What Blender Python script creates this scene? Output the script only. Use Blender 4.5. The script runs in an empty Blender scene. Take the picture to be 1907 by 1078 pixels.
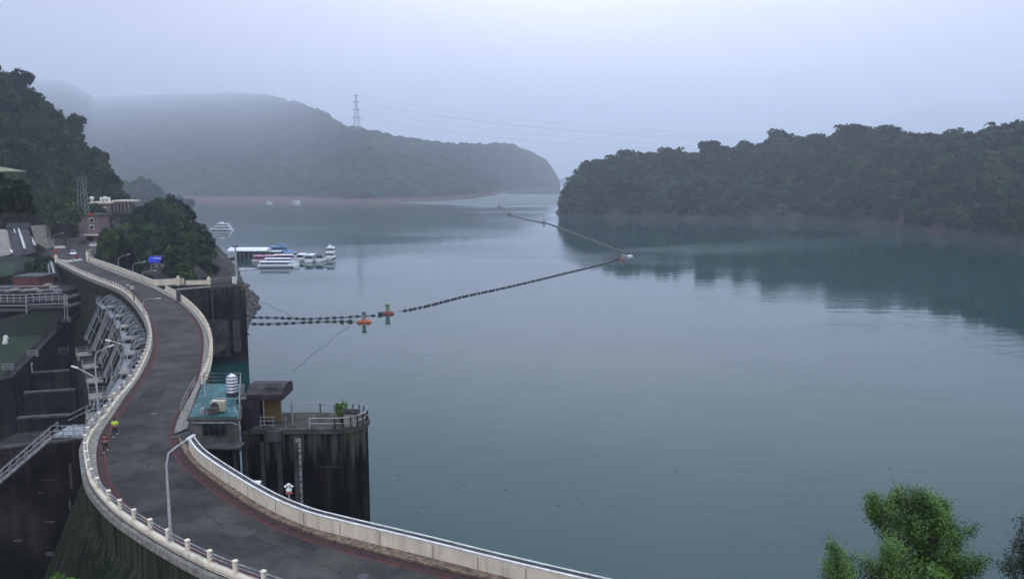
import bpy, math, random
import numpy as np
from mathutils import Vector, Matrix
from mathutils.geometry import tessellate_polygon
R = math.radians
random.seed(7); rng = np.random.default_rng(7)
sc = bpy.context.scene
COL = sc.collection

# ---------------------------------------------------------------- camera
CZ, F, CX, CY, TH = 39.7, 1500.0, 953.5, 539.0, math.atan(0.14)
ROAD = 16.2
cd = bpy.data.cameras.new("camera"); cam = bpy.data.objects.new("camera", cd); COL.objects.link(cam)
cam.location = (0, 0, CZ); cam.rotation_euler = (math.pi/2 - TH, 0, 0)
cd.sensor_fit = 'HORIZONTAL'; cd.sensor_width = 36; cd.lens = F/1907*36
cd.clip_start = 0.5; cd.clip_end = 40000
sc.camera = cam

def ray(px, py):
    a = (px-CX)/F; k = (CY-py)/F
    return Vector((a, math.cos(TH)+math.sin(TH)*k, -math.sin(TH)+math.cos(TH)*k))
def P(px, py, z=ROAD):                      # where the sight line meets the level z
    d = ray(px, py); t = (z-CZ)/d.z
    return Vector((d.x*t, d.y*t, z))
def PY(px, py, Y):                          # where it meets the depth Y
    d = ray(px, py); t = Y/d.y
    return Vector((d.x*t, Y, CZ+d.z*t))

# ---------------------------------------------------------------- world, sun, exposure
SUN_EL, SUN_AZ = R(48), R(20)
w = bpy.data.worlds.new("World"); sc.world = w; w.use_nodes = True
nt = w.node_tree; N = nt.nodes; L = nt.links
bg = N['Background']
sky = N.new('ShaderNodeTexSky'); sky.sky_type = 'NISHITA'; sky.sun_disc = False
sky.sun_elevation = SUN_EL; sky.sun_rotation = SUN_AZ; sky.dust_density = 4
sm = N.new('ShaderNodeMixRGB'); sm.blend_type = 'MULTIPLY'; sm.inputs[0].default_value = 1; sm.inputs[2].default_value = (.1, .1, .1, 1)
L.new(sky.outputs[0], sm.inputs[1])
tc = N.new('ShaderNodeTexCoord'); sep = N.new('ShaderNodeSeparateXYZ'); L.new(tc.outputs['Generated'], sep.inputs[0])
ramp = N.new('ShaderNodeValToRGB'); L.new(sep.outputs[2], ramp.inputs[0])       # an overcast sky: brighter towards the zenith
ramp.color_ramp.elements[0].position = 0.0; ramp.color_ramp.elements[0].color = (1.6, 1.48, 1.62, 1)
ramp.color_ramp.elements[1].position = 0.9; ramp.color_ramp.elements[1].color = (2.35, 2.70, 3.35, 1)
e = ramp.color_ramp.elements.new(.10); e.color = (1.95, 1.80, 1.98, 1)
e = ramp.color_ramp.elements.new(.20); e.color = (1.95, 1.86, 2.08, 1)
e = ramp.color_ramp.elements.new(.35); e.color = (1.38, 1.52, 1.78, 1)
mp = N.new('ShaderNodeMapping'); mp.inputs['Scale'].default_value = (1.6, 1.6, 5); L.new(tc.outputs['Generated'], mp.inputs[0])
nz = N.new('ShaderNodeTexNoise'); nz.inputs['Scale'].default_value = 1.6; nz.inputs['Detail'].default_value = 5; L.new(mp.outputs[0], nz.inputs[0])
r2 = N.new('ShaderNodeValToRGB'); L.new(nz.outputs[0], r2.inputs[0])
r2.color_ramp.elements[0].position = .3; r2.color_ramp.elements[0].color = (.8, .81, .84, 1)
r2.color_ramp.elements[1].position = .7; r2.color_ramp.elements[1].color = (1.08, 1.07, 1.06, 1)
m2 = N.new('ShaderNodeMixRGB'); m2.blend_type = 'MULTIPLY'; m2.inputs[0].default_value = 1
L.new(ramp.outputs[0], m2.inputs[1]); L.new(r2.outputs[0], m2.inputs[2])
# thinner, brighter cloud straight over the valley, heavier grey to both sides
dt = N.new('ShaderNodeMath'); dt.operation = 'SUBTRACT'; dt.inputs[1].default_value = .10; L.new(sep.outputs[0], dt.inputs[0])
da = N.new('ShaderNodeMath'); da.operation = 'ABSOLUTE'; L.new(dt.outputs[0], da.inputs[0])
r3 = N.new('ShaderNodeMapRange'); L.new(da.outputs[0], r3.inputs[0])
for i, v in zip((1, 2, 3, 4), (.08, .60, 1.16, .46)): r3.inputs[i].default_value = v
m4 = N.new('ShaderNodeMixRGB'); m4.blend_type = 'MULTIPLY'; m4.inputs[0].default_value = 1
L.new(m2.outputs[0], m4.inputs[1]); L.new(r3.outputs[0], m4.inputs[2])
m3 = N.new('ShaderNodeMixRGB'); m3.inputs[0].default_value = .88
L.new(sm.outputs[0], m3.inputs[1]); L.new(m4.outputs[0], m3.inputs[2]); L.new(m3.outputs[0], bg.inputs[0])
bg.inputs[1].default_value = 1.0
sd = bpy.data.lights.new("sun", 'SUN'); sd.energy = .6; sd.angle = R(25); sd.color = (1, .97, .92)
so = bpy.data.objects.new("sun", sd); COL.objects.link(so)
dv = Vector((math.sin(SUN_AZ)*math.cos(SUN_EL), math.cos(SUN_AZ)*math.cos(SUN_EL), math.sin(SUN_EL)))
so.rotation_euler = dv.to_track_quat('Z', 'Y').to_euler()
sc.view_settings.view_transform = 'Standard'; sc.view_settings.look = 'None'
sc.view_settings.exposure = 0.0; sc.view_settings.gamma = 1
sc.render.engine = 'CYCLES'
sc.cycles.use_denoising = True
sc.cycles.max_bounces = 5; sc.cycles.diffuse_bounces = 2; sc.cycles.glossy_bounces = 3
sc.cycles.transparent_max_bounces = 8; sc.cycles.volume_bounces = 2
sc.cycles.caustics_reflective = False; sc.cycles.caustics_refractive = False

# ---------------------------------------------------------------- materials
MATS = {}
def mat(name, c1, c2=None, rough=.8, scale=1.0, bump=0.0, bscale=None, stretch=(1, 1, 1), lo=.35, hi=.65, metal=0, spec=.3, rnd=0, attr=None, detail=6, streak=None, gen=False, drips=None, shore=None):
    if name in MATS: return MATS[name]
    m = bpy.data.materials.new(name); m.use_nodes = True; MATS[name] = m
    n = m.node_tree.nodes; l = m.node_tree.links; b = n['Principled BSDF']
    b.inputs['Roughness'].default_value = rough; b.inputs['Metallic'].default_value = metal
    b.inputs['Specular IOR Level'].default_value = spec
    if c2 is None: c2 = tuple(x*.75 for x in c1)
    t = n.new('ShaderNodeTexCoord'); g = n.new('ShaderNodeNewGeometry'); mp = n.new('ShaderNodeMapping')
    mp.inputs['Scale'].default_value = stretch; l.new(g.outputs['Position'] if not gen else t.outputs['Object'], mp.inputs[0])
    x = n.new('ShaderNodeTexNoise'); x.inputs['Scale'].default_value = scale; x.inputs['Detail'].default_value = detail; x.inputs['Roughness'].default_value = .62
    l.new(mp.outputs[0], x.inputs[0])
    r = n.new('ShaderNodeValToRGB'); r.color_ramp.elements[0].position = lo; r.color_ramp.elements[1].position = hi
    r.color_ramp.elements[0].color = (*c2, 1); r.color_ramp.elements[1].color = (*c1, 1)
    l.new(x.outputs[0], r.inputs[0]); out = r.outputs[0]
    if streak:                                  # rain streaks and grime running down a wall
        ms = n.new('ShaderNodeMapping'); ms.inputs['Scale'].default_value = (1.3, 1.3, .09); l.new(g.outputs['Position'], ms.inputs[0])
        s = n.new('ShaderNodeTexNoise'); s.inputs['Scale'].default_value = streak[0]; s.inputs['Detail'].default_value = 5; l.new(ms.outputs[0], s.inputs[0])
        rs = n.new('ShaderNodeValToRGB'); rs.color_ramp.elements[0].position = .42; rs.color_ramp.elements[1].position = .66
        l.new(s.outputs[0], rs.inputs[0])
        sp = n.new('ShaderNodeTexNoise'); sp.inputs['Scale'].default_value = .22; sp.inputs['Detail'].default_value = 5; l.new(g.outputs['Position'], sp.inputs[0])
        sr = n.new('ShaderNodeMapRange'); l.new(sp.outputs[0], sr.inputs[0])
        for i_, q_ in zip((1, 2, 3, 4), (.42, .60, .1, 1)): sr.inputs[i_].default_value = q_
        sm_ = n.new('ShaderNodeMath'); sm_.operation = 'MULTIPLY'; l.new(rs.outputs[0], sm_.inputs[0]); l.new(sr.outputs[0], sm_.inputs[1])
        mx = n.new('ShaderNodeMixRGB'); l.new(sm_.outputs[0], mx.inputs[0]); mx.inputs[2].default_value = (*streak[1], 1); l.new(out, mx.inputs[1]); out = mx.outputs[0]
    if rnd or attr:
        if attr: a = n.new('ShaderNodeAttribute'); a.attribute_name = attr; src = a.outputs['Fac']
        else: a = n.new('ShaderNodeObjectInfo'); src = a.outputs['Random']
        hs = n.new('ShaderNodeHueSaturation'); mr = n.new('ShaderNodeMapRange'); l.new(src, mr.inputs[0])
        mr.inputs[3].default_value = 1-rnd; mr.inputs[4].default_value = 1+rnd*1.5; l.new(mr.outputs[0], hs.inputs['Value'])
        mh = n.new('ShaderNodeMapRange'); l.new(src, mh.inputs[0]); mh.inputs[3].default_value = .5+.07*rnd; mh.inputs[4].default_value = .5-.07*rnd; l.new(mh.outputs[0], hs.inputs['Hue'])
        l.new(out, hs.inputs['Color']); out = hs.outputs[0]
    if shore:                                   # bare drawdown bank below the tree line
        sz = n.new('ShaderNodeSeparateXYZ'); l.new(g.outputs['Position'], sz.inputs[0])
        sa = n.new('ShaderNodeMath'); sa.operation = 'MULTIPLY_ADD'; sa.inputs[1].default_value = 9; l.new(x.outputs[0], sa.inputs[0]); l.new(sz.outputs[2], sa.inputs[2])
        sr_ = n.new('ShaderNodeMapRange'); l.new(sa.outputs[0], sr_.inputs[0])
        for i_, q_ in zip((1, 2, 3, 4), (shore[0], shore[0]+1.5, 1, 0)): sr_.inputs[i_].default_value = q_
        sx_ = n.new('ShaderNodeMixRGB'); l.new(sr_.outputs[0], sx_.inputs[0]); sx_.inputs[2].default_value = (*shore[1], 1); l.new(out, sx_.inputs[1]); out = sx_.outputs[0]
    if drips:                                   # lime drips hanging down the wall from a ledge at height drips[0]
        sz = n.new('ShaderNodeSeparateXYZ'); l.new(g.outputs['Position'], sz.inputs[0])
        md = n.new('ShaderNodeMapping'); md.inputs['Scale'].default_value = (2.2, 2.2, .16); l.new(g.outputs['Position'], md.inputs[0])
        dn_ = n.new('ShaderNodeTexNoise'); dn_.inputs['Scale'].default_value = 1.0; dn_.inputs['Detail'].default_value = 6; l.new(md.outputs[0], dn_.inputs[0])
        zr_ = n.new('ShaderNodeMapRange'); l.new(sz.outputs[2], zr_.inputs[0])
        for i_, q_ in zip((1, 2, 3, 4), (drips[0]-drips[1], drips[0], .02, .42)): zr_.inputs[i_].default_value = q_
        sb_ = n.new('ShaderNodeMath'); sb_.operation = 'ADD'; l.new(dn_.outputs[0], sb_.inputs[0]); l.new(zr_.outputs[0], sb_.inputs[1])
        dr = n.new('ShaderNodeMapRange'); l.new(sb_.outputs[0], dr.inputs[0])
        for i_, q_ in zip((1, 2, 3, 4), (.80, .98, 0, .9)): dr.inputs[i_].default_value = q_
        dx = n.new('ShaderNodeMixRGB'); l.new(dr.outputs[0], dx.inputs[0]); dx.inputs[2].default_value = (*drips[2], 1); l.new(out, dx.inputs[1]); out = dx.outputs[0]
    l.new(out, b.inputs['Base Color'])
    if bump:
        y = n.new('ShaderNodeTexNoise'); y.inputs['Scale'].default_value = bscale or scale*4; y.inputs['Detail'].default_value = 5
        l.new(g.outputs['Position'], y.inputs[0]); bp = n.new('ShaderNodeBump'); bp.inputs['Strength'].default_value = min(1, bump*2); bp.inputs['Distance'].default_value = bump
        l.new(y.outputs[0], bp.inputs['Height']); l.new(bp.outputs[0], b.inputs['Normal'])
    return m
ASPH = mat('asphalt', (.054, .053, .048), (.027, .027, .025), .8, .35, .02, 9, lo=.3, hi=.72, spec=.15, detail=10, streak=None)
def crack_asphalt(m):
    n = m.node_tree.nodes; l = m.node_tree.links; b = n['Principled BSDF']; old = b.inputs['Base Color'].links[0].from_socket
    g = n.new('ShaderNodeNewGeometry')
    v = n.new('ShaderNodeTexVoronoi'); v.feature = 'DISTANCE_TO_EDGE'; v.inputs['Scale'].default_value = .32
    w_ = n.new('ShaderNodeTexNoise'); w_.inputs['Scale'].default_value = .9; w_.inputs['Detail'].default_value = 6; l.new(g.outputs['Position'], w_.inputs[0])
    mx = n.new('ShaderNodeMixRGB'); mx.inputs[0].default_value = .42; l.new(g.outputs['Position'], mx.inputs[1]); 
    ad = n.new('ShaderNodeVectorMath'); ad.operation = 'MULTIPLY_ADD'; ad.inputs[1].default_value = (2.4, 2.4, 2.4); l.new(w_.outputs['Color'], ad.inputs[0]); l.new(g.outputs['Position'], ad.inputs[2]); l.new(ad.outputs[0], v.inputs[0])
    r = n.new('ShaderNodeMapRange'); l.new(v.outputs['Distance'], r.inputs[0])
    for i, q in zip((1, 2, 3, 4), (.0, .022, .35, 1)): r.inputs[i].default_value = q
    pn = n.new('ShaderNodeTexNoise'); pn.inputs['Scale'].default_value = .07; pn.inputs['Detail'].default_value = 4; l.new(g.outputs['Position'], pn.inputs[0])
    pr = n.new('ShaderNodeMapRange'); l.new(pn.outputs[0], pr.inputs[0])
    for i, q in zip((1, 2, 3, 4), (.46, .56, 0, 1)): pr.inputs[i].default_value = q
    cm = n.new('ShaderNodeMixRGB'); l.new(pr.outputs[0], cm.inputs[0]); cm.inputs[1].default_value = (1, 1, 1, 1); l.new(r.outputs[0], cm.inputs[2])
    pt = n.new('ShaderNodeTexNoise'); pt.inputs['Scale'].default_value = .16; pt.inputs['Detail'].default_value = 8; pt.inputs['Roughness'].default_value = .7; l.new(g.outputs['Position'], pt.inputs[0])
    p2 = n.new('ShaderNodeValToRGB'); l.new(pt.outputs[0], p2.inputs[0]); p2.color_ramp.elements[0].position = .38; p2.color_ramp.elements[1].position = .60
    p2.color_ramp.elements[0].color = (.52, .52, .55, 1); p2.color_ramp.elements[1].color = (1.4, 1.36, 1.32, 1)
    m1 = n.new('ShaderNodeMixRGB'); m1.blend_type = 'MULTIPLY'; m1.inputs[0].default_value = 1; l.new(old, m1.inputs[1]); l.new(cm.outputs[0], m1.inputs[2])
    m2_ = n.new('ShaderNodeMixRGB'); m2_.blend_type = 'MULTIPLY'; m2_.inputs[0].default_value = 1; l.new(m1.outputs[0], m2_.inputs[1]); l.new(p2.outputs[0], m2_.inputs[2]); l.new(m2_.outputs[0], b.inputs['Base Color'])
crack_asphalt(ASPH)
CONC = mat('pale_concrete', (.34, .31, .25), (.20, .19, .16), .85, .9, .02, 8, streak=(1.1, (.22, .22, .19)))
WHITE = mat('white_painted_concrete', (.76, .68, .53), (.62, .55, .42), .85, .9, .01, 6, spec=.1, lo=.3, hi=.6, streak=(2.3, (.50, .45, .35)))
COPING = mat('white_coping', (.72, .72, .69), (.42, .42, .39), .6, 2.2, lo=.3, hi=.6)
GREY = mat('grey_concrete', (.095, .095, .09), (.032, .034, .034), .9, .7, .03, 5, streak=(1.4, (.05, .05, .05)))
DARK = mat('black_stained_concrete', (.024, .023, .022), (.007, .008, .009), .95, .22, .04, 2.5, spec=.03, streak=(.8, (.040, .038, .034)), drips=(14.5, 6, (.045, .043, .038)))
MOSS = mat('mossy_dam_concrete', (.016, .024, .013), (.006, .008, .007), .95, .18, .06, 1.6, spec=.03, streak=(.7, (.035, .038, .028)), drips=(14.5, 9, (.045, .052, .032)))
TOWERM = mat('tower_concrete', (.013, .013, .013), (.005, .005, .006), .95, .3, .03, 3, spec=.03, streak=(.9, (.034, .032, .027)), drips=(15.2, 6.5, (.085, .083, .062)))
PAVE = mat('worn_paving', (.27, .26, .22), (.12, .115, .10), .9, 2.2, .03, 9)
LEAFY = mat('littered_paving', (.30, .21, .14), (.07, .055, .045), .95, 3.2, .03, 12)
RED = mat('red_kerb_paint', (.14, .030, .030), (.06, .035, .036), .8, 1.3, lo=.42, hi=.56, spec=.1)
GUT = mat('gutter_dirt', (.07, .032, .028), (.025, .018, .017), .95, 2.5)
STEEL = mat('galvanised_steel', (.42, .44, .45), (.28, .29, .30), .5, 3, metal=.3)
LSTEEL = mat('pale_painted_steel', (.30, .32, .33), (.10, .11, .115), .6, 3)
DSTEEL = mat('dark_steel', (.06, .065, .07), (.03, .03, .035), .6, 3)
GRASS = mat('grass', (.016, .038, .012), (.007, .017, .008), .95, .8, .05, 5)
SOIL = mat('hill_soil', (.016, .022, .013), (.007, .010, .008), 1, .1, .3, .5)
BANK = mat('bare_bank', (.060, .048, .039), (.018, .018, .017), 1, .07, .5, .5, detail=12, lo=.4, hi=.62)
FARM = mat('far_forest', (.024, .040, .026), (.006, .012, .011), 1, .03, 1.2, .12, detail=9, lo=.38, hi=.62, shore=(11, (.10, .075, .062)))
ROCK = mat('rock', (.13, .115, .10), (.05, .045, .042), .95, .8, .1, 3)
TEAL = mat('teal_roof_sheet', (.022, .15, .155), (.007, .045, .05), .5, 1.1, .01, 5, lo=.42, hi=.6)
BWHITE = mat('boat_white', (.78, .80, .82), (.66, .68, .70), .4, 1)
BBLUE = mat('boat_blue', (.10, .26, .45), (.07, .18, .34), .5, 1)
BPINK = mat('boat_pink', (.60, .26, .40), (.45, .18, .3), .5, 1)
GLASS = mat('dark_glass', (.012, .016, .02), None, .15, 1, spec=.5)
ORANGE = mat('orange_plastic', (.62, .16, .03), (.40, .08, .02), .5, 1.5)
REDP = mat('faded_red_plastic', (.38, .06, .05), (.22, .04, .04), .6, 1.5)
LIME = mat('pale_green_paint', (.24, .29, .13), (.15, .18, .09), .6, 1.5)
BLACKP = mat('black_float_plastic', (.012, .013, .016), None, .5, 2)
ROPE = mat('wet_rope', (.05, .055, .06), None, .8, 5)
PINKC = mat('pinkish_concrete', (.24, .175, .17), (.15, .11, .11), .85, .5, .02, 4, streak=(.9, (.13, .12, .12)))
BRICK = mat('red_brown_wall', (.16, .05, .045), (.08, .035, .035), .85, 1)
TARP = mat('dark_sheet_roof', (.045, .038, .042), (.012, .010, .013), .7, 1.5, .04, 3, spec=.3)
YELW = mat('ochre_wall', (.12, .085, .025), (.10, .07, .03), .85, 1.2, .02, 5)
ROOFG = mat('yellow_green_roof', (.20, .22, .11), (.11, .12, .065), .6, 1)
BLUE = mat('blue_awning', (.02, .05, .55), (.015, .03, .35), .6, 1)
BARK = mat('bark', (.08, .065, .05), (.035, .03, .026), .95, 4, .02, 10, gen=True)
LEAF = mat('broadleaf_foliage', (.021, .052, .014), (.005, .015, .006), .9, .35, rnd=.65, spec=.03)
LEAFF = mat('forest_foliage', (.022, .050, .017), (.006, .017, .008), .9, .05, rnd=.72, attr='tint', spec=.02)
LEAFB = mat('bright_leaf', (.095, .19, .03), (.024, .062, .015), .6, 1.2, rnd=.2, attr='tint', spec=.3)
LEAFD = mat('dusky_leaf', (.03, .045, .025), (.014, .022, .016), .7, 1.2, rnd=.3, attr='tint', spec=.25)
YVEST = mat('high_visibility_yellow', (.62, .85, .05), (.5, .7, .04), .7, 2)
SKIN = mat('skin', (.38, .22, .16), None, .6, 2)
CLOTHD = mat('dark_cloth', (.02, .02, .025), None, .9, 2)
CLOTHR = mat('dark_red_cloth', (.16, .03, .035), None, .9, 2)

# ---------------------------------------------------------------- mesh helpers
def tag(o, label=None, cat=None, group=None, kind=None):
    for k, v in (('label', label), ('category', cat), ('group', group), ('kind', kind)):
        if v: o[k] = v
    return o
def root_origin(p):
    o = Vector((0, 0, 0))
    while p is not None: o += p.location; p = p.parent
    return o
def thing(name, loc, label, cat, group=None, rz=0):
    o = bpy.data.objects.new(name, None); COL.objects.link(o); o.location = loc; o.rotation_euler = (0, 0, rz)
    o.empty_display_size = .3
    return tag(o, label, cat, group)
class MB:
    def __init__(s): s.v = []; s.f = []
    def add(s, vs, fs):
        b = len(s.v); s.v += [tuple(x) for x in vs]; s.f += [tuple(b+i for i in f) for f in fs]; return s
    def box(s, c, d, rz=0, M=None):
        x, y, z = d[0]/2, d[1]/2, d[2]/2
        vs = [Vector((a*x, b*y, e*z)) for e in (-1, 1) for a, b in ((-1, -1), (1, -1), (1, 1), (-1, 1))]
        m = Matrix.Rotation(rz, 3, 'Z') if M is None else M
        return s.add([m @ v + Vector(c) for v in vs], [(3, 2, 1, 0), (4, 5, 6, 7), (0, 1, 5, 4), (1, 2, 6, 5), (2, 3, 7, 6), (3, 0, 4, 7)])
    def bar(s, a, b, w_, h=None, up=Vector((0, 0, 1))):
        a = Vector(a); b = Vector(b); d = b-a; Ln = d.length
        if Ln < 1e-6: return s
        d.normalize()
        if abs(d.dot(up)) > .98: up = Vector((0, 1, 0))
        x = d.cross(up).normalized(); z = x.cross(d).normalized()
        M = Matrix((x, d, z)).transposed()
        return s.box((a+b)/2, (w_, Ln, h or w_), M=M)
    def tube(s, pts, r, n=6, cap=True):
        pts = [Vector(p) for p in pts]; rs = r if isinstance(r, (list, tuple)) else [r]*len(pts)
        b = len(s.v); prev = None
        for i, p in enumerate(pts):
            d = (pts[min(i+1, len(pts)-1)]-pts[max(i-1, 0)]).normalized()
            if prev is None:
                u = Vector((0, 0, 1)) if abs(d.z) < .9 else Vector((1, 0, 0))
                x = d.cross(u).normalized()
            else: x = (prev - d*prev.dot(d)).normalized()
            prev = x; y = d.cross(x)
            for k in range(n):
                a = 2*math.pi*k/n; s.v.append(tuple(p+(x*math.cos(a)+y*math.sin(a))*rs[i]))
        for i in range(len(pts)-1):
            for k in range(n):
                s.f.append((b+i*n+k, b+i*n+(k+1) % n, b+(i+1)*n+(k+1) % n, b+(i+1)*n+k))
        if cap: s.f.append(tuple(b+k for k in range(n))[::-1]); s.f.append(tuple(b+(len(pts)-1)*n+k for k in range(n)))
        return s
    def lathe(s, c, prof, n=12):
        b = len(s.v)
        for r, z in prof:
            for k in range(n):
                a = 2*math.pi*k/n; s.v.append((c[0]+r*math.cos(a), c[1]+r*math.sin(a), c[2]+z))
        for i in range(len(prof)-1):
            for k in range(n): s.f.append((b+i*n+k, b+i*n+(k+1) % n, b+(i+1)*n+(k+1) % n, b+(i+1)*n+k))
        s.f.append(tuple(b+k for k in range(n))[::-1]); s.f.append(tuple(b+(len(prof)-1)*n+k for k in range(n)))
        return s
    def prism(s, poly, z0, z1):                # poly: list of xy
        n = len(poly); vs = [(p[0], p[1], z0) for p in poly]+[(p[0], p[1], z1) for p in poly]
        tri = tessellate_polygon([[Vector((p[0], p[1], 0)) for p in poly]])
        fs = []
        for t in tri:
            a, b_, c = [Vector((poly[i][0], poly[i][1])) for i in t]
            cr = (b_-a).x*(c-a).y-(b_-a).y*(c-a).x
            t = t if cr > 0 else t[::-1]
            fs.append(tuple(i+n for i in t)); fs.append(tuple(t[::-1]))
        area = sum(poly[i][0]*poly[(i+1) % n][1]-poly[(i+1) % n][0]*poly[i][1] for i in range(n))
        for i in range(n):
            j = (i+1) % n; q = (i, j, j+n, i+n); fs.append(q if area > 0 else q[::-1])
        return s.add(vs, fs)
    def strip(s, A, B):                        # ruled sheet between two equal polylines
        n = len(A); return s.add(list(A)+list(B), [(i, i+1, n+i+1, n+i) for i in range(n-1)])
    def hull(s, rings):                        # list of closed rings, same count, capped
        n = len(rings[0]); b = len(s.v)
        for r_ in rings: s.v += [tuple(p) for p in r_]
        for i in range(len(rings)-1):
            for k in range(n): s.f.append((b+i*n+k, b+i*n+(k+1) % n, b+(i+1)*n+(k+1) % n, b+(i+1)*n+k))
        s.f.append(tuple(b+k for k in range(n))[::-1]); s.f.append(tuple(b+(len(rings)-1)*n+k for k in range(n)))
        return s
    def build(s, name, m, parent=None, local=False, bevel=0, smooth=False):
        me = bpy.data.meshes.new(name); V = np.array(s.v, dtype=float)
        if parent is not None: o_ = Vector((0, 0, 0)) if local else root_origin(parent)
        elif local: o_ = Vector((0, 0, 0))
        else: o_ = Vector(((V[:, 0].min()+V[:, 0].max())/2, (V[:, 1].min()+V[:, 1].max())/2, V[:, 2].min()))
        me.from_pydata([tuple(x) for x in (V-np.array(o_))], [], s.f); me.update()
        me.materials.append(m)
        if smooth: me.polygons.foreach_set('use_smooth', [True]*len(me.polygons))
        o = bpy.data.objects.new(name, me); COL.objects.link(o)
        if parent is not None: o.parent = parent
        elif not local: o.location = o_
        if bevel:
            bm = o.modifiers.new('bevel', 'BEVEL'); bm.width = bevel; bm.segments = 2; bm.limit_method = 'ANGLE'
        return o
def np_mesh(name, V, Fq, m, parent=None, tint=None, smooth=False):
    me = bpy.data.meshes.new(name); n = len(Fq); k = Fq.shape[1]
    me.vertices.add(len(V)); me.vertices.foreach_set('co', V.astype(np.float32).ravel())
    me.loops.add(n*k); me.loops.foreach_set('vertex_index', Fq.astype(np.int32).ravel())
    me.polygons.add(n); me.polygons.foreach_set('loop_start', np.arange(0, n*k, k, dtype=np.int32)); me.polygons.foreach_set('loop_total', np.full(n, k, dtype=np.int32))
    if smooth: me.polygons.foreach_set('use_smooth', np.ones(n, dtype=bool))
    me.update(calc_edges=True)
    if tint is not None:
        a = me.attributes.new('tint', 'FLOAT', 'POINT'); a.data.foreach_set('value', tint.astype(np.float32))
    me.materials.append(m); o = bpy.data.objects.new(name, me); COL.objects.link(o)
    if parent is not None: o.parent = parent
    return o
def copy_tree(o, parent=None):
    c = o.copy(); COL.objects.link(c); c.parent = parent
    for ch in o.children: copy_tree(ch, c)
    return c

def smooth_line(pts, step):                     # Catmull-Rom through the points, then even spacing
    p = [Vector(q) for q in pts]; p = [p[0]*2-p[1]]+p+[p[-1]*2-p[-2]]; out = []
    for i in range(1, len(p)-2):
        for k in range(16):
            t = k/16; a, b, c, d = p[i-1:i+3]
            out.append(.5*((2*b)+(c-a)*t+(2*a-5*b+4*c-d)*t*t+(3*b-a-3*c+d)*t**3))
    out.append(p[-2])
    for _ in range(6): out = [out[0]]+[(out[i-1]+out[i]*2+out[i+1])/4 for i in range(1, len(out)-1)]+[out[-1]]
    res = [out[0]]; acc = 0
    for i in range(1, len(out)):
        seg = (out[i]-out[i-1]).length; pos = 0
        while seg and acc+seg-pos >= step:
            pos += step-acc; res.append(out[i-1].lerp(out[i], pos/seg)); acc = 0
        acc += seg-pos
    res.append(out[-1]); return res
def tang(l, i):
    d = l[min(i+1, len(l)-1)]-l[max(i-1, 0)]; d.z = 0; return d.normalized()
def offs(l, d, dz=0):                           # +d = to the left of travel
    return [p+Vector((-tang(l, i).y, tang(l, i).x, 0))*d+Vector((0, 0, dz)) for i, p in enumerate(l)]
def up(l, dz): return [p+Vector((0, 0, dz)) for p in l]
def nearest(l, q): return min(l, key=lambda p: (p.x-q.x)**2+(p.y-q.y)**2)
def wallstrip(mb, A, h, t, z0=0):               # a wall of thickness t to the left of line A
    B = offs(A, t); n = len(A)
    v = up(A, z0)+up(B, z0)+up(A, z0+h)+up(B, z0+h); f = []
    for i in range(n-1):
        f += [(2*n+i, 2*n+i+1, 3*n+i+1, 3*n+i), (i, i+1, 2*n+i+1, 2*n+i), (n+i+1, n+i, 3*n+i, 3*n+i+1), (n+i, n+i+1, i+1, i)]
    f += [(0, 2*n, 3*n, n), (n-1, 2*n-1, 4*n-1, 3*n-1)]
    mb.add(v, f); return mb

# value noise
def vnoise(x, y, seed=0):
    xi = np.floor(x).astype(np.int64); yi = np.floor(y).astype(np.int64); xf = x-xi; yf = y-yi
    def h(a, b): 
        q = (a*374761393+b*668265263+seed*1442695041) & 0xffffffff; q = ((q ^ (q >> 13))*1274126177) & 0xffffffff
        return ((q ^ (q >> 16)) & 0xffff)/65535.0
    u = xf*xf*(3-2*xf); v = yf*yf*(3-2*yf)
    return (h(xi, yi)*(1-u)+h(xi+1, yi)*u)*(1-v)+(h(xi, yi+1)*(1-u)+h(xi+1, yi+1)*u)*v
def fbm(x, y, o=4, seed=0):
    s = 0; a = .5; t = 0
    for i in range(o): s = s+a*vnoise(x*2**i, y*2**i, seed+i); t += a; a *= .5
    return s/t
def domes(x, y, cell, seed=0):                   # treetops: highest of round crowns scattered one per cell
    xi = np.floor(x/cell); yi = np.floor(y/cell); best = np.zeros_like(x)
    for dx in (-1, 0, 1):
        for dy in (-1, 0, 1):
            cx_ = xi+dx; cy_ = yi+dy
            jx = vnoise(cx_, cy_, seed); jy = vnoise(cx_, cy_, seed+5); jr = vnoise(cx_, cy_, seed+9)
            d2 = ((x/cell-cx_-jx)**2+(y/cell-cy_-jy)**2)/(.55+.35*jr)**2
            best = np.maximum(best, (.6+.4*jr)*np.sqrt(np.clip(1-d2, 0, 1)))
    return best

# ================================================================ LARGE STRUCTURE
# --- the dam crest, traced on its own level
L_out = smooth_line([P(*q) for q in [(104.5, 487.4), (136.6, 504.4), (174.4, 521.4), (219.7, 539.3), (246, 560), (266, 586.5), (275, 607), (277, 630), (269.5, 662), (245.4, 709), (213, 747), (188, 781), (167, 806), (155.5, 829), (154.7, 849), (163, 894), (182, 925), (215.7, 959), (263.6, 992), (323.4, 1028), (383, 1059), (438, 1082), (520, 1112), (640, 1150), (800, 1190)]], .8)
L_red = smooth_line([P(*q) for q in [(112, 483), (145, 498), (183, 515), (230, 535), (262, 560), (280, 590), (289, 612), (292, 632), (290.5, 652), (283, 676), (266, 708), (241.6, 742), (219, 778), (201, 806), (193, 838), (195.4, 872), (203.8, 899), (220.5, 925), (240, 946), (287, 982), (345, 1017), (400, 1043), (460, 1068), (560, 1104), (690, 1146), (850, 1190)]], .8)
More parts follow.
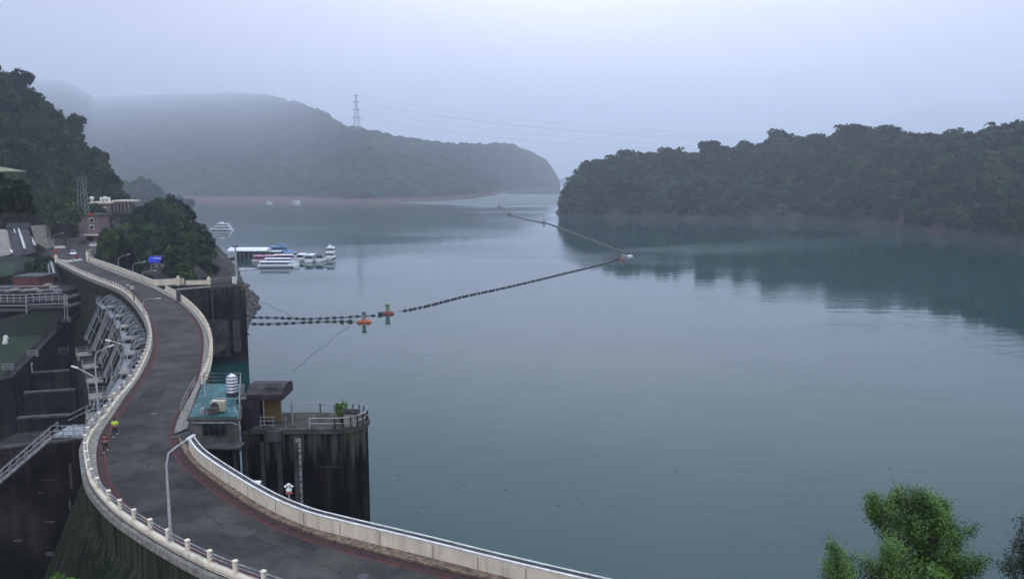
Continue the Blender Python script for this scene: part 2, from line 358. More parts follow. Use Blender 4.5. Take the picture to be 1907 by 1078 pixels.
R_red = smooth_line([P(*q) for q in [(158, 488), (185.7, 499.6), (223.5, 514.7), (250, 525), (280, 537), (306, 551), (333, 567), (352, 584), (365, 602), (372.6, 620.5), (374.5, 640), (372.5, 665), (366, 699), (352, 731), (335, 761), (323, 785), (317, 810), (321, 832), (332, 855), (354.6, 879), (395, 911), (440, 943), (496.6, 974.4), (553.3, 997), (610, 1017), (666.5, 1032), (723, 1047), (798.7, 1066), (920, 1095), (1100, 1135)]], .8)
WALLB = smooth_line([P(*q) for q in [(352, 839), (364, 857), (383, 875), (431, 908.6), (477.8, 938), (515.5, 959), (572, 983), (638, 1001), (710, 1019), (798.7, 1041), (930, 1075), (1080, 1112), (1300, 1165)]], .8)
BAL = smooth_line([P(*q) for q in [(305.5, 541.5), (330, 557), (352, 574), (370, 593), (383, 614), (391, 640), (391, 664), (386, 690), (375, 716)]], .6)
FARW = smooth_line([P(*q) for q in [(163, 486), (192, 496), (221.6, 507), (250, 518), (280, 530.5)]], .8)
edge_r = [p for p in FARW]+[P(290, 533)]+BAL+[P(366, 735), P(356, 765), P(350, 800)]+WALLB

# the dam: deck slab + faces
dam = thing('dam', (-45, 100, -40), 'long curving dark concrete dam carrying the road between lake and valley', 'dam')
crest_poly = [(p.x, p.y) for p in L_out[::3]]+[(p.x, p.y) for p in edge_r[::-3]]
MB().prism(crest_poly, 14.6, ROAD-.02).build('crest_slab', GREY, dam)
dn = offs(L_out, -.28, -.55)                      # projecting lip under the rail, outer side is to the right of travel
lip = MB(); wallstrip(lip, dn, .50, .6); lip.build('crest_lip', PAVE, dam)
sgn = -1
def face(l, rows, jitter=0):
    mb = MB(); rws = []
    for d, z in rows: rws.append([Vector((q.x, q.y, z)) for q in offs(l, d)])
    for a, b in zip(rws[:-1], rws[1:]): mb.strip(a, b)
    return mb
coarse = L_out[::3]
face(coarse, [(-.02, ROAD-.5), (-.05, 13.2), (-.8, 11.8), (-4.5, 3), (-11, -12), (-22, -40)]).build('downstream_face', MOSS, dam)
ue = [Vector((p.x, p.y, 0)) for p in edge_r[::3]]
mbu = MB(); mbu.strip([Vector((p.x, p.y, ROAD-.3)) for p in ue], [Vector((p.x, p.y, -12)) for p in ue]); mbu.build('upstream_face', TOWERM, dam)

def poly_sheet(name, poly, z, m, kind='structure'):
    mb = MB(); tri = tessellate_polygon([[Vector((p[0], p[1], 0)) for p in poly]])
    fs = []
    for t in tri:
        a, b_, c = [poly[i] for i in t]
        cr = (b_[0]-a[0])*(c[1]-a[1])-(b_[1]-a[1])*(c[0]-a[0]); fs.append(tuple(t) if cr > 0 else tuple(t[::-1]))
    mb.add([(p[0], p[1], z) for p in poly], fs); o = mb.build(name, m); tag(o, kind=kind); return o
# --- road
road_poly = [(p.x, p.y) for p in L_red[::2]]+[(p.x, p.y) for p in R_red[::-2]]
road = poly_sheet('road', road_poly, ROAD, ASPH)
def ribbon(name, l, d0, d1, dz, m):
    o = MB().strip(offs(l, d0, dz), offs(l, d1, dz)).build(name, m); tag(o, kind='structure'); return o
def crack(pix, wd=.05):
    l = [P(x, y, ROAD+.003) for x, y in pix]; q = []
    g_ = random.Random(int(pix[0][0])); 
    for a, b in zip(l[:-1], l[1:]):
        for k in range(8): q.append(a.lerp(b, k/8)+Vector((g_.uniform(-.12, .12), g_.uniform(-.12, .12), 0)))
    q.append(l[-1]); tag(MB().strip(offs(q, wd/2), offs(q, -wd/2)).build('road_crack', mat('crack_dark', (.008, .008, .008), None, .9, 3)), kind='structure')
for c_ in ([(628, 1066), (645, 1058), (662, 1049)], [(560, 1040), (600, 1050), (640, 1070)], [(300, 905), (330, 930), (372, 948), (420, 985)], [(262, 850), (285, 880), (300, 905)], [(270, 700), (300, 705), (338, 702)], [(230, 800), (262, 803), (300, 799)], [(240, 760), (280, 756), (322, 760)], [(455, 1000), (500, 1012), (560, 1040)], [(300, 610), (330, 612), (358, 609)], [(390, 1010), (430, 1030), (470, 1040)]): crack(c_)
def patch(px, py, a, b, rz, tone):
    c_ = P(px, py); mb = MB(); g_ = random.Random(px); pts_ = [(c_.x+a*sx*g_.uniform(.85, 1.1)*math.cos(rz)-b*sy*math.sin(rz), c_.y+a*sx*math.sin(rz)+b*sy*g_.uniform(.85, 1.1)*math.cos(rz)) for sx, sy in ((-1, -1), (0, -1), (1, -1), (1, 0), (1, 1), (0, 1), (-1, 1), (-1, 0))]
    return poly_sheet('road_patch', pts_, ROAD+.0015, mat('patch_'+tone, (.036, .034, .034) if tone == 'dark' else (.066, .062, .058), None, .9, 1.2, .015, 10, spec=.1))
for a_ in ((290, 955, 1.4, .8, .6, 'dark'), (430, 985, 1.8, .7, -.4, 'light'), (285, 735, 1.2, 1.6, .2, 'dark'), (320, 650, 1.0, 2.2, .1, 'light'), (560, 1010, 1.5, .5, -.5, 'dark'), (262, 830, .8, 1.0, 0, 'light'), (248, 548, 1.2, 2.6, .6, 'dark')): patch(*a_)
def manhole(px, py):
    c_ = P(px, py); mb = MB(); mb.lathe((c_.x, c_.y, ROAD+.002), [(.36, 0), (.36, .006), (.30, .008)], 20); tag(mb.build('manhole_cover', DSTEEL), 'round dark iron manhole cover in the road'+(' at the bottom edge' if py > 1000 else ' beyond the jogger'), 'manhole cover')
manhole(676, 1073); manhole(287, 770)
ribbon('road_marking', L_red, .02, .16, .005, RED)
ribbon('road_marking', R_red, -.02, -.15, .005, RED)
# gutters and raised footways
ribbon('gutter', L_red, -.6, .02, .0, GUT).name = 'gutter'
def footway(name, inner, outer_line, m, h=.14):
    A = up(inner, h); B = [Vector((q.x, q.y, ROAD+h)) for q in (nearest(outer_line, p) for p in inner)]
    mb = MB(); mb.strip(A, B); mb.strip(up(inner, -.05), A); o = mb.build(name, m); tag(o, kind='structure'); return o
footway('pavement', offs(L_red, -.55), L_out, PAVE)
near_r = [p for p in R_red if p.y < P(317, 812).y]
far_r = [p for p in R_red if p.y >= P(317, 812).y]
ribbon('gutter', near_r, 0, .72, .0, GUT)
footway('pavement', offs(near_r, .7), WALLB, LEAFY)
ribbon('gutter', far_r, 0, .4, .0, GUT)
footway('pavement', offs(far_r, .38), edge_r, PAVE)

# --- water: one sheet from the dam's upstream face to beyond the last hill
wp = [(p.x-.0, p.y) for p in ue]
def water_mat():
    m = bpy.data.materials.new('lake_water'); m.use_nodes = True; n = m.node_tree.nodes; l = m.node_tree.links; b = n['Principled BSDF']
    b.inputs['Base Color'].default_value = (.004, .038, .037, 1); b.inputs['IOR'].default_value = 1.333; b.inputs['Roughness'].default_value = .05
    g = n.new('ShaderNodeNewGeometry')
    def noise(sc_, stretch, det=3, rot=0):
        mp = n.new('ShaderNodeMapping'); mp.inputs['Scale'].default_value = stretch; mp.inputs['Rotation'].default_value = (0, 0, rot); l.new(g.outputs['Position'], mp.inputs[0])
        x = n.new('ShaderNodeTexNoise'); x.inputs['Scale'].default_value = sc_; x.inputs['Detail'].default_value = det; l.new(mp.outputs[0], x.inputs[0]); return x.outputs[0]
    rip = noise(.30, (.7, 1.5, 1), 5, .15); swell = noise(.10, (.6, 2.0, 1), 3, .25)
    patch = noise(.0060, (.55, 1.5, 1), 5, .12)
    pr = n.new('ShaderNodeMapRange'); l.new(patch, pr.inputs[0])
    for i, v in zip((1, 2, 3, 4), (.44, .58, .12, 1.0)): pr.inputs[i].default_value = v
    b1 = n.new('ShaderNodeBump'); b1.inputs['Distance'].default_value = .10; b1.inputs['Strength'].default_value = .30; l.new(swell, b1.inputs['Height'])
    mul = n.new('ShaderNodeMath'); mul.operation = 'MULTIPLY'; l.new(pr.outputs[0], mul.inputs[0]); mul.inputs[1].default_value = .55
    b2 = n.new('ShaderNodeBump'); b2.inputs['Distance'].default_value = .12; l.new(mul.outputs[0], b2.inputs['Strength']); l.new(rip, b2.inputs['Height']); l.new(b1.outputs[0], b2.inputs['Normal'])
    l.new(b2.outputs[0], b.inputs['Normal'])
    rr = n.new('ShaderNodeMapRange'); l.new(pr.outputs[0], rr.inputs[0]); rr.inputs[3].default_value = .03; rr.inputs[4].default_value = .09
    out = rr.outputs[0]                          # gusts: two wind-ruffled reaches, the far channel and the water under the headland
    for c_, sx, sy, rot, amt, seed in ((P(905, 369, 0), 210, 620, -.10, .42, .0022), (P(1560, 452, 0), 300, 42, -.42, .15, .010)):
        ma = n.new('ShaderNodeVectorMath'); ma.operation = 'SUBTRACT'; ma.inputs[1].default_value = c_; l.new(g.outputs['Position'], ma.inputs[0])
        mr_ = n.new('ShaderNodeMapping'); mr_.vector_type = 'POINT'; mr_.inputs['Rotation'].default_value = (0, 0, rot); l.new(ma.outputs[0], mr_.inputs[0])
        ms_ = n.new('ShaderNodeVectorMath'); ms_.operation = 'MULTIPLY'; ms_.inputs[1].default_value = (1/sx, 1/sy, 0); l.new(mr_.outputs[0], ms_.inputs[0])
        ln = n.new('ShaderNodeVectorMath'); ln.operation = 'LENGTH'; l.new(ms_.outputs[0], ln.inputs[0])
        nn = noise(seed, (.5, 1.6, 1), 6, .1); ad_ = n.new('ShaderNodeMath'); ad_.operation = 'MULTIPLY_ADD'; ad_.inputs[1].default_value = 1.6; l.new(nn, ad_.inputs[0]); l.new(ln.outputs['Value'], ad_.inputs[2])
        mr2 = n.new('ShaderNodeMapRange'); l.new(ad_.outputs[0], mr2.inputs[0])
        for i, v in zip((1, 2, 3, 4), (1.45, 1.75, amt, 0)): mr2.inputs[i].default_value = v
        mx_ = n.new('ShaderNodeMath'); mx_.operation = 'MAXIMUM'; l.new(out, mx_.inputs[0]); l.new(mr2.outputs[0], mx_.inputs[1]); out = mx_.outputs[0]
    l.new(out, b.inputs['Roughness'])
    return m
WATER = water_mat()
wpoly = wp+[(60, -60), (4000, -60), (12000, 5000), (12000, 22000), (-15000, 22000), (-15000, 262), (-150, 262), (-135, 235)]
poly_sheet('water', wpoly, 0, WATER)
lb = MB(); lb.add([(-15000, 300, -30), (12000, 300, -30), (12000, 22000, -30), (-15000, 22000, -30)], [(0, 1, 2, 3)]); tag(lb.build('lake_bed', SOIL), kind='structure')

# --- hills: each is a sheet lofted from its shore over its crest and down behind
def interp(tab, x): return np.interp(x, [t[0] for t in tab], [t[1] for t in tab])
def pix_dirs(px, py):
    k = (CY-py)/F; dy = math.cos(TH)+math.sin(TH)*k; dz = -math.sin(TH)+math.cos(TH)*k
    return (px-CX)/F/dy, dz/dy                   # X per Y, Z per Y
class Hill:
    def __init__(s, shore, sky, depth, z0=0.0, drop=0, power=1.0):
        s.shore, s.sky, s.depth, s.z0, s.drop, s.power = shore, sky, depth, z0, drop, power
    def at(s, px, v):
        px = np.asarray(px, float); v = np.asarray(v, float)
        yb = interp(s.shore, px); xs, zs = pix_dirs(px, yb); Yb = (s.z0-CZ)/zs
        yr = interp(s.sky, px); xr, zr = pix_dirs(px, yr); Yr = Yb+interp(s.depth, px); Zr = CZ+zr*Yr-s.drop
        vv = np.clip(v, 0, 1); q = np.power(vv, s.power)
        Y = Yb+(Yr-Yb)*v; Z = s.z0+(Zr-s.z0)*q
        Z = np.where(v > 1, Zr-(v-1)*(Zr-s.z0)*1.2, Z)
        X = (xs*(1-vv)+xr*vv)*Y
        return X, Y, Z
    def mesh(s, name, m, x0, x1, nx, nv, vmax=1.5, rough=0, cell=0, crown=0, low=0, lowm=None):
        px = np.linspace(x0, x1, nx); v = np.linspace(0, vmax, nv); PX, VV = np.meshgrid(px, v)
        X, Y, Z = s.at(PX, VV)
        k = np.clip(VV*6, 0, 1)
        if rough: Z = Z+k*(fbm(X/140, Y/200, 4, 3)-.5)*rough
        if cell: Z = Z+np.clip((VV-low)*30, 0, 1)*domes(X, Y, cell, 11)*crown
        Z[0] = -2
        V = np.stack([X, Y, Z], -1).reshape(-1, 3)
        i = np.arange(nv-1)[:, None]*nx+np.arange(nx-1)[None]; i = i.ravel()
        Fq = np.stack([i, i+1, i+nx+1, i+nx], -1)
        o = np_mesh(name, V, Fq, m, smooth=False); tag(o, kind='structure'); return o

hR = Hill([(1035, 396), (1060, 405), (1150, 408), (1300, 410), (1500, 414), (1640, 426), (1750, 440), (1907, 458), (2150, 490)],
          [(1035, 394), (1050, 378), (1060, 356), (1075, 338), (1090, 325), (1120, 312), (1165, 302), (1240, 300), (1300, 294), (1330, 286), (1400, 286), (1455, 272), (1530, 268), (1590, 256), (1640, 254), (1700, 266), (1790, 272), (1830, 264), (1907, 256), (2150, 235)],
          [(1035, 6), (1060, 40), (1100, 90), (1300, 150), (1907, 150), (2150, 150)], power=.8)
hR.mesh('right_hill', BANK, 1035, 2150, 300, 60, rough=6)
hM = Hill([(-300, 370), (120, 372), (340, 375), (560, 376), (690, 380), (760, 377), (830, 374), (880, 370), (940, 360), (1043, 350.5)],
          [(-300, 190), (120, 186), (250, 180), (330, 176), (430, 174), (500, 178), (545, 190), (600, 211), (640, 233), (680, 246), (740, 261), (790, 268), (850, 269), (900, 274), (950, 275), (990, 284), (1018, 305), (1036, 328), (1043, 346)],
          [(-300, 9800), (330, 9800), (430, 8400), (500, 5600), (545, 3400), (600, 1700), (640, 1000), (680, 750), (800, 700), (900, 650), (1000, 500), (1043, 80)], power=.95)
hM.mesh('far_hill', FARM, -300, 1043, 700, 420, rough=30, cell=17, crown=10, low=.006, vmax=1.25)
hD = Hill([(-200, 372), (120, 372), (300, 374), (400, 376), (430, 377)],
          [(-200, 148), (0, 146), (60, 148), (120, 152), (170, 178), (200, 218), (240, 280), (290, 325), (340, 358), (370, 371), (400, 375.2), (430, 377)],
          [(-200, 8800), (100, 8400), (200, 5600), (250, 3000), (300, 1200), (370, 200), (430, 20)], power=.95)
hD.mesh('mist_hill', FARM, -200, 352, 260, 160, rough=14, cell=16, crown=8, vmax=1.2)
hC = Hill([(1040, 341), (1300, 338), (1600, 336), (1907, 336), (2300, 336)],
          [(1030, 344), (1050, 334), (1100, 320), (1200, 318), (1300, 312), (1420, 300), (1560, 268), (1640, 222), (1700, 200), (1760, 192), (1850, 190), (1907, 188), (2300, 170)],
          [(1040, 1200), (1500, 5000), (1907, 7000), (2300, 7000)])
hC.mesh('hazy_hill', FARM, 1030, 2300, 300, 90, rough=30, cell=30, crown=12)
hA = Hill([(-350, 520), (0, 450), (100, 446), (175, 442), (240, 430), (268, 424)],
          [(-350, 60), (0, 138), (40, 176), (75, 206), (105, 226), (130, 232), (150, 272), (185, 312), (215, 338), (225, 372), (240, 398), (268, 420)],
          [(-350, 150), (0, 150), (130, 150), (225, 110), (268, 60)], z0=16, power=.85)
hA.mesh('left_hill', SOIL, -350, 268, 80, 40, rough=5)
hB = Hill([(150, 385), (240, 385), (320, 386), (350, 390), (362, 396)],
          [(150, 360), (225, 345), (260, 338), (300, 358), (322, 380), (345, 388), (362, 394)],
          [(150, 120), (300, 90), (362, 30)], power=.8)
hB.mesh('bluff', SOIL, 150, 362, 50, 24, rough=3)

# --- plateau and rocky promontory at the far end of the dam
shore = [P(*q, 0) for q in [(449, 690), (456, 640), (463, 592), (480, 572), (477, 552), (462, 540), (450, 520), (440, 497), (424, 484), (408, 474), (394, 463), (372, 440), (352, 412), (340, 396)]]
poly = np.array([(p.x, p.y) for p in shore]+[(-420, 900), (-700, 500), (-700, 296), (-190, 296)]+[(p.x, p.y) for p in (P(90, 452), P(94, 468), P(104, 486), P(165, 484), P(280, 531), P(300, 536), P(380, 540))])
def sdist(X, Y):
    d = np.full(X.shape, 1e9); ins = np.zeros(X.shape, bool); n = len(poly)
    for i in range(n):
        a = poly[i]; b = poly[(i+1) % n]; e_ = b-a; t = np.clip(((X-a[0])*e_[0]+(Y-a[1])*e_[1])/(e_@e_), 0, 1)
        d = np.minimum(d, np.hypot(X-a[0]-t*e_[0], Y-a[1]-t*e_[1]))
        c = ((a[1] > Y) != (b[1] > Y)) & (X < (b[0]-a[0])*(Y-a[1])/(b[1]-a[1]+1e-12)+a[0]); ins ^= c
    return np.where(ins, d, -d)
def ground_z(X, Y):
    d = sdist(X, Y); top = 16.05-.0*d
    z = np.where(d > 0, np.minimum(top, d*1.15*(.7+.6*fbm(X/6, Y/6, 3, 4))), d*.9)
    flat = (X < -.62*Y+22)                       # by the road the bank is filled up to road level
    z = np.where(flat & (d > -3), np.where(d > 1, 16.05, 15.5), z)
    return z
gx, gy = np.meshgrid(np.arange(-420, -60, 2.2), np.arange(168, 560, 2.2))
gz = ground_z(gx, gy)+np.where(sdist(gx, gy) > 0, 0, 0)+(fbm(gx/3, gy/3, 3, 8)-.5)*np.where(ground_z(gx, gy) < 15.5, 2.2, .0)
gz = np.maximum(gz, -35)
ny, nx = gx.shape; i = (np.arange(ny-1)[:, None]*nx+np.arange(nx-1)[None]).ravel()
o = np_mesh('ground', np.stack([gx, gy, gz], -1).reshape(-1, 3), np.stack([i, i+1, i+nx+1, i+nx], -1), mat('bank_ground', (.055, .048, .038), (.014, .016, .013), 1, .25, .1, 2)); tag(o, kind='structure')
# forecourt where the road meets the hill
fc = [P(*q, ROAD-.01) for q in [(104, 487), (90, 470), (98, 462), (140, 450), (205, 452), (240, 462), (190, 470), (166, 484), (158, 489), (135, 490)]]
poly_sheet('forecourt', [(p.x, p.y) for p in fc], ROAD-.008, ASPH)
# valley floor downstream, and the slope the camera looks out from
mb = MB(); mb.add([(-800, -80, -42), (60, -80, -42), (60, 300, -42), (-800, 300, -42)], [(0, 1, 2, 3)]); tag(mb.build('valley_floor', SOIL), kind='structure')
gx, gy = np.meshgrid(np.linspace(4, 130, 50), np.linspace(-50, 62, 46))
gz = np.minimum(24, 24-.62*np.maximum(0, gy-24)-.25*np.maximum(0, 18-gx))+(fbm(gx/5, gy/5, 3, 2)-.5)*1.5
gz = np.minimum(gz, CZ-3-.56*np.maximum(gy, 0)); gz = np.maximum(gz, -4)
ny, nx = gx.shape; i = (np.arange(ny-1)[:, None]*nx+np.arange(nx-1)[None]).ravel()
o = np_mesh('near_slope', np.stack([gx, gy, gz], -1).reshape(-1, 3), np.stack([i, i+1, i+nx+1, i+nx], -1), GRASS); tag(o, kind='structure')

# ================================================================ VEGETATION
def crown_quads(seed, R_=1.0, H=1.0, lobes=9, n=900, leaf=.11, hollow=.62, jit=.55):
    """leaf clumps on a cluster of overlapping lobes; unit crown centred at origin"""
    g = np.random.default_rng(seed); C = []; 
    for i in range(lobes):
        a = g.uniform(0, 2*np.pi); r = .62*np.sqrt(g.uniform(0, 1)); z = g.uniform(-.45, .62)*(1-.5*r)
        C.append((r*np.cos(a), r*np.sin(a), z, g.uniform(.26, .46)))
    C.append((0, 0, .1, .5)); C = np.array(C)
    k = g.integers(0, len(C), n); d = g.normal(size=(n, 3)); d[:, 2] = d[:, 2]*.85+.25; d /= np.linalg.norm(d, axis=1)[:, None]
    rad = C[k, 3]*g.uniform(hollow, 1.08, n)
    p = C[k, :3]+d*rad[:, None]
    nrm = d*.8+g.normal(size=(n, 3))*jit; nrm /= np.linalg.norm(nrm, axis=1)[:, None]
    t = np.cross(nrm, g.normal(size=(n, 3))); t /= np.linalg.norm(t, axis=1)[:, None]; b = np.cross(nrm, t)
    s = leaf*g.uniform(.6, 1.35, n)[:, None]
    q = np.stack([p-t*s-b*s*.6, p+t*s*.9-b*s*.7, p+t*s+b*s*.75, p-t*s*.8+b*s*.6], 1)
    q *= np.array([R_, R_, H]); return q              # n,4,3
TRUNKM = {}
def tree_proto(seed, kind, R_, H, trunk_h, n=1500, leaf=.10, m=LEAF):
    t = thing(kind, (0, 0, 0), 'x', 'tree')
    q = crown_quads(seed, R_, H, lobes=11+seed % 5, n=n, leaf=leaf); q[..., 2] += trunk_h+H*.62
    np_mesh('crown', q.reshape(-1, 3), np.arange(n*4).reshape(-1, 4), m, t)
    g = random.Random(seed); mb = MB(); top = trunk_h+H*.6
    mb.tube([(0, 0, -1.2), (.1, .05, trunk_h*.5), (g.uniform(-.3, .3), g.uniform(-.3, .3), trunk_h), (g.uniform(-.5, .5), g.uniform(-.5, .5), top)], [R_*.075, R_*.06, R_*.045, R_*.02], 7)
    for i in range(6):
        a = i*1.05+g.random(); z0 = trunk_h*(.7+.3*g.random()); l_ = R_*g.uniform(.5, .8)
        mb.tube([(0, 0, z0), (math.cos(a)*l_*.5, math.sin(a)*l_*.5, z0+H*.3), (math.cos(a)*l_, math.sin(a)*l_, z0+H*.65)], [R_*.035, R_*.02, R_*.008], 5)
    mb.build('trunk', BARK, t, local=True)
    return t
used = set()
def place_tree(proto, loc, s, rz, label, group, name=None, sz=None):
    t = proto if proto.name not in used else copy_tree(proto)
    if proto.name not in used: used.add(proto.name)
    t.location = loc; t.rotation_euler = (random.uniform(-.05, .05), random.uniform(-.05, .05), rz); t.scale = (s, s, sz or s)
    t['label'] = label; t['group'] = group; return t
protos = [tree_proto(20+i, 'broadleaf_tree', 4.6, 4.2+.5*(i % 3), 3.2+.6*(i % 2), n=1700, leaf=.085) for i in range(5)]
fprotos = [tree_proto(60+i, 'ridge_tree', 9.5, 7.5+i*.7, 3.0, n=1100, leaf=.085) for i in range(3)]

# slope forest above the gatehouse (left): every tree its own
for (a, b, cnt, sc0, lab) in [(-120, 70, 44, 1.15, 'dark broadleaf tree in the forest high on the left slope above the spillway chute'),
                             (50, 150, 42, 1.0, 'dark broadleaf tree on the steep left slope behind the gatehouse tower'),
                             (140, 236, 34, .9, 'dark broadleaf tree on the lower right shoulder of the left slope')]:
    for i in range(cnt):
        px = a+(b-a)*((i*.618034) % 1)+random.uniform(-5, 5); v = ((i*.7548776) % 1)**.8*1.03
        X, Y, Z = hA.at(px, v); s = sc0*random.uniform(.75, 1.3)*(1.05 if v > .85 else 1)
        place_tree(protos[i % 5], (float(X), float(Y), float(Z)-1.5), s, random.uniform(0, 6.28), lab, 'trees on the left slope')
for i in range(26):
    px = 205+130*((i*.618034) % 1); v = ((i*.7548776) % 1)
    X, Y, Z = hB.at(px, v)
    place_tree(protos[(i+2) % 5], (float(X), float(Y), float(Z)-2), random.uniform(1.1, 1.6), random.uniform(0, 6.28),
               'hazy blue-green tree on the bluff behind the gatehouse', 'trees on the bluff')
# skyline and shore trees of the right hill
sky_pts = [(1058, 347, 7), (1075, 334, 7), (1092, 322, 9), (1120, 305, 10), (1140, 296, 9), (1165, 297, 10), (1185, 302, 7), (1205, 300, 8), (1240, 292, 11), (1262, 296, 8), (1284, 300, 6), (1322, 274, 15), (1352, 282, 8), (1385, 284, 7), (1420, 282, 8), (1455, 262, 14), (1492, 266, 8), (1520, 264, 9), (1545, 262, 8), (1568, 252, 10), (1590, 247, 11), (1618, 246, 9), (1645, 247, 11), (1672, 255, 9), (1700, 264, 8), (1722, 268, 9), (1750, 270, 7), (1786, 266, 10), (1815, 262, 8), (1838, 256, 9), (1865, 254, 11), (1890, 250, 10), (1915, 246, 12)]
for i, (px, py, r) in enumerate(sky_pts):
    X, Y, Z = hR.at(px, .97); s = r/8.5
    c = PY(px, py, float(Y))
    lab = ('tall open-crowned tree standing out highest on the left part of the right ridge' if px == 1322 else
           'broad domed tree standing up in the middle of the right ridge' if px == 1455 else
           'round-crowned tree on the skyline of the right hill')
    tr = place_tree(fprotos[i % 3], (c.x, c.y, float(Z)-3), s, random.uniform(0, 6.28), lab, None if px in (1322, 1455) else 'skyline trees of the right hill', sz=s*random.uniform(.7, 1.0))
    if px in (1322, 1455):
        del tr['group']
# the rest of the right hill's wood
def forest(name, hill, x0, x1, v0, n, r0, r1, nq, label, seed=3, pts=None):
    g = np.random.default_rng(seed); T = [crown_quads(200+i, 1, 1, 8, nq, .15, .85, .30) for i in range(12)]
    px = g.uniform(x0, x1, n); v = v0+(1.2-v0)*g.uniform(0, 1, n)**.9
    X, Y, Z = pts if pts else hill.at(px, v)
    n = len(X); r = g.uniform(r0, r1, n); r = r*(1+.6*(g.uniform(0, 1, n) > .90)); V = []; Tn = []
    for i in range(n):
        q = T[i % 12].copy(); a = g.uniform(0, 6.28); c_, s_ = math.cos(a), math.sin(a)
        x = q[..., 0]*c_-q[..., 1]*s_; y = q[..., 0]*s_+q[..., 1]*c_
        V.append(np.stack([x*r[i]+X[i], y*r[i]+Y[i], q[..., 2]*r[i]*.95+Z[i]+r[i]*.55], -1)); Tn.append(np.full(nq*4, g.uniform()))
    V = np.concatenate(V).reshape(-1, 3); m = np_mesh(name, V, np.arange(len(V)).reshape(-1, 4), LEAFF, tint=np.concatenate(Tn))
    return tag(m, label, 'forest', kind='stuff')
forest('forest', hR, 1048, 1960, .03, 2800, 3.2, 7.8, 170, 'dense evergreen wood covering the right hill down to its bare shore')
#forest('shore_forest', hM, 470, 1040, .004, 900, 9, 15, 70, 'misty wood along the foot of the far hill', 5).name = 'forest'
forest('undergrowth', hA, -150, 262, .0, 420, 2.5, 4.2, 150, 'dark undergrowth between the trees on the left slope', 9)
forest('undergrowth', hB, 160, 355, .0, 150, 4, 6.5, 150, 'dim undergrowth on the bluff', 10)
# trees on the promontory beside the lake
gq = np.random.default_rng(21); cand = [P(float(a), float(b)) for a, b in zip(gq.uniform(185, 396, 1500), gq.uniform(440, 519, 1500))]
bx_ = np.array([p.x for p in cand]); by_ = np.array([p.y for p in cand]); bz_ = ground_z(bx_, by_)
fwp = np.array([(p.x, p.y) for p in edge_r if p.y > 150]); dd = np.min(np.hypot(bx_[:, None]-fwp[None, :, 0], by_[:, None]-fwp[None, :, 1]), 1)
pxp = CX+F*bx_/by_; ok = (bz_ > 5) & (dd > 4.5) & (by_ < 330) & (bx_ > -.62*by_-8) & (sdist(bx_, by_) > 4) & ((pxp < 352) | (by_ > 225))
ok &= ~((pxp < 215) & (by_ > 225))
ok &= ~((by_ < 246) & (np.abs(pxp-296) < 19))
forest('undergrowth', None, 0, 0, 0, int(ok.sum()), 1.1, 2.3, 120, 'dark green undergrowth filling the promontory between the trees', 31, pts=(bx_[ok], by_[ok], bz_[ok]-.3))
pts = []
spots = [(200, 478, 232, 4.4), (222, 468, 236, 3.8), (238, 436, 268, 4.6), (262, 432, 268, 5.5), (288, 436, 265, 5.5), (300, 420, 285, 5.5), (318, 425, 275, 5.4), (338, 432, 272, 5.2), (352, 452, 262, 4.8), (365, 465, 255, 4.6), (378, 482, 240, 3.8), (330, 405, 310, 6), (345, 408, 315, 5.2), (254, 412, 300, 5), (270, 404, 315, 6), (300, 398, 330, 6.2), (322, 392, 335, 5.2), (360, 440, 285, 4.6), (345, 480, 232, 3.4), (362, 497, 222, 2.8), (235, 492, 214, 2.6), (248, 455, 250, 4.2), (325, 468, 245, 4.0), (372, 474, 240, 3.8), (381, 496, 226, 3.0), (378, 455, 275, 4.2)]
for i, (px, py, Y, r) in enumerate(spots):
    c = PY(px, py, Y); gz_ = float(ground_z(np.array([c.x]), np.array([c.y]))[0]); s = r/4.6
    gz_ = min(gz_, c.z-2.5*s); H = (c.z-gz_)/6.2
    side = 'at the lakeside edge of the promontory' if px > 340 else ('behind the white dam wall' if px < 240 else 'in the clump behind the blue awning')
    place_tree(protos[(i*3+1) % 5], (c.x, c.y, gz_), s, random.uniform(0, 6.28), 'dense dark green tree '+side, 'trees on the promontory', sz=max(.7*s, H))
def shrub(name, c, r, seed, m, label, cat='shrub', n=500, leaf=.14, group=None, hgt=.9):
    q = crown_quads(seed, r, r*hgt, 7, n, leaf); q[..., 2] += r*hgt*.75
    t = thing(name, c, label, cat, group)
    np_mesh('foliage', q.reshape(-1, 3), np.arange(n*4).reshape(-1, 4), m, t, tint=np.repeat(np.random.default_rng(seed).uniform(0, 1, n), 4))
    mb = MB(); 
    for k in range(5):
        a = k*1.3; mb.tube([(0, 0, -.1), (math.cos(a)*r*.2, math.sin(a)*r*.2, r*.5), (math.cos(a)*r*.5, math.sin(a)*r*.5, r*1.0)], [r*.05, r*.03, r*.01], 5)
    mb.build('stem', BARK, t, local=True); return t
for i, (px, py, Y, r) in enumerate([(225, 500, 208, 2), (262, 503, 200, 1.9), (300, 512, 193, 2.1), (335, 512, 190, 2), (352, 508, 196, 2), (372, 508, 200, 1.8), (205, 484, 216, 2.2), (318, 495, 212, 2.0), (243, 478, 226, 2.2), (330, 486, 222, 2.3), (188, 470, 232, 2.0), (385, 516, 192, 1.3), (356, 515, 188, 1.3)]):
    c = PY(px, py, Y); z = float(ground_z(np.array([c.x]), np.array([c.y]))[0])
    shrub('shrub', (c.x, c.y, min(z, c.z)), r*1.2, 300+i, LEAFF, 'low green shrub on the bank behind the white dam wall', group='shrubs on the lake bank')
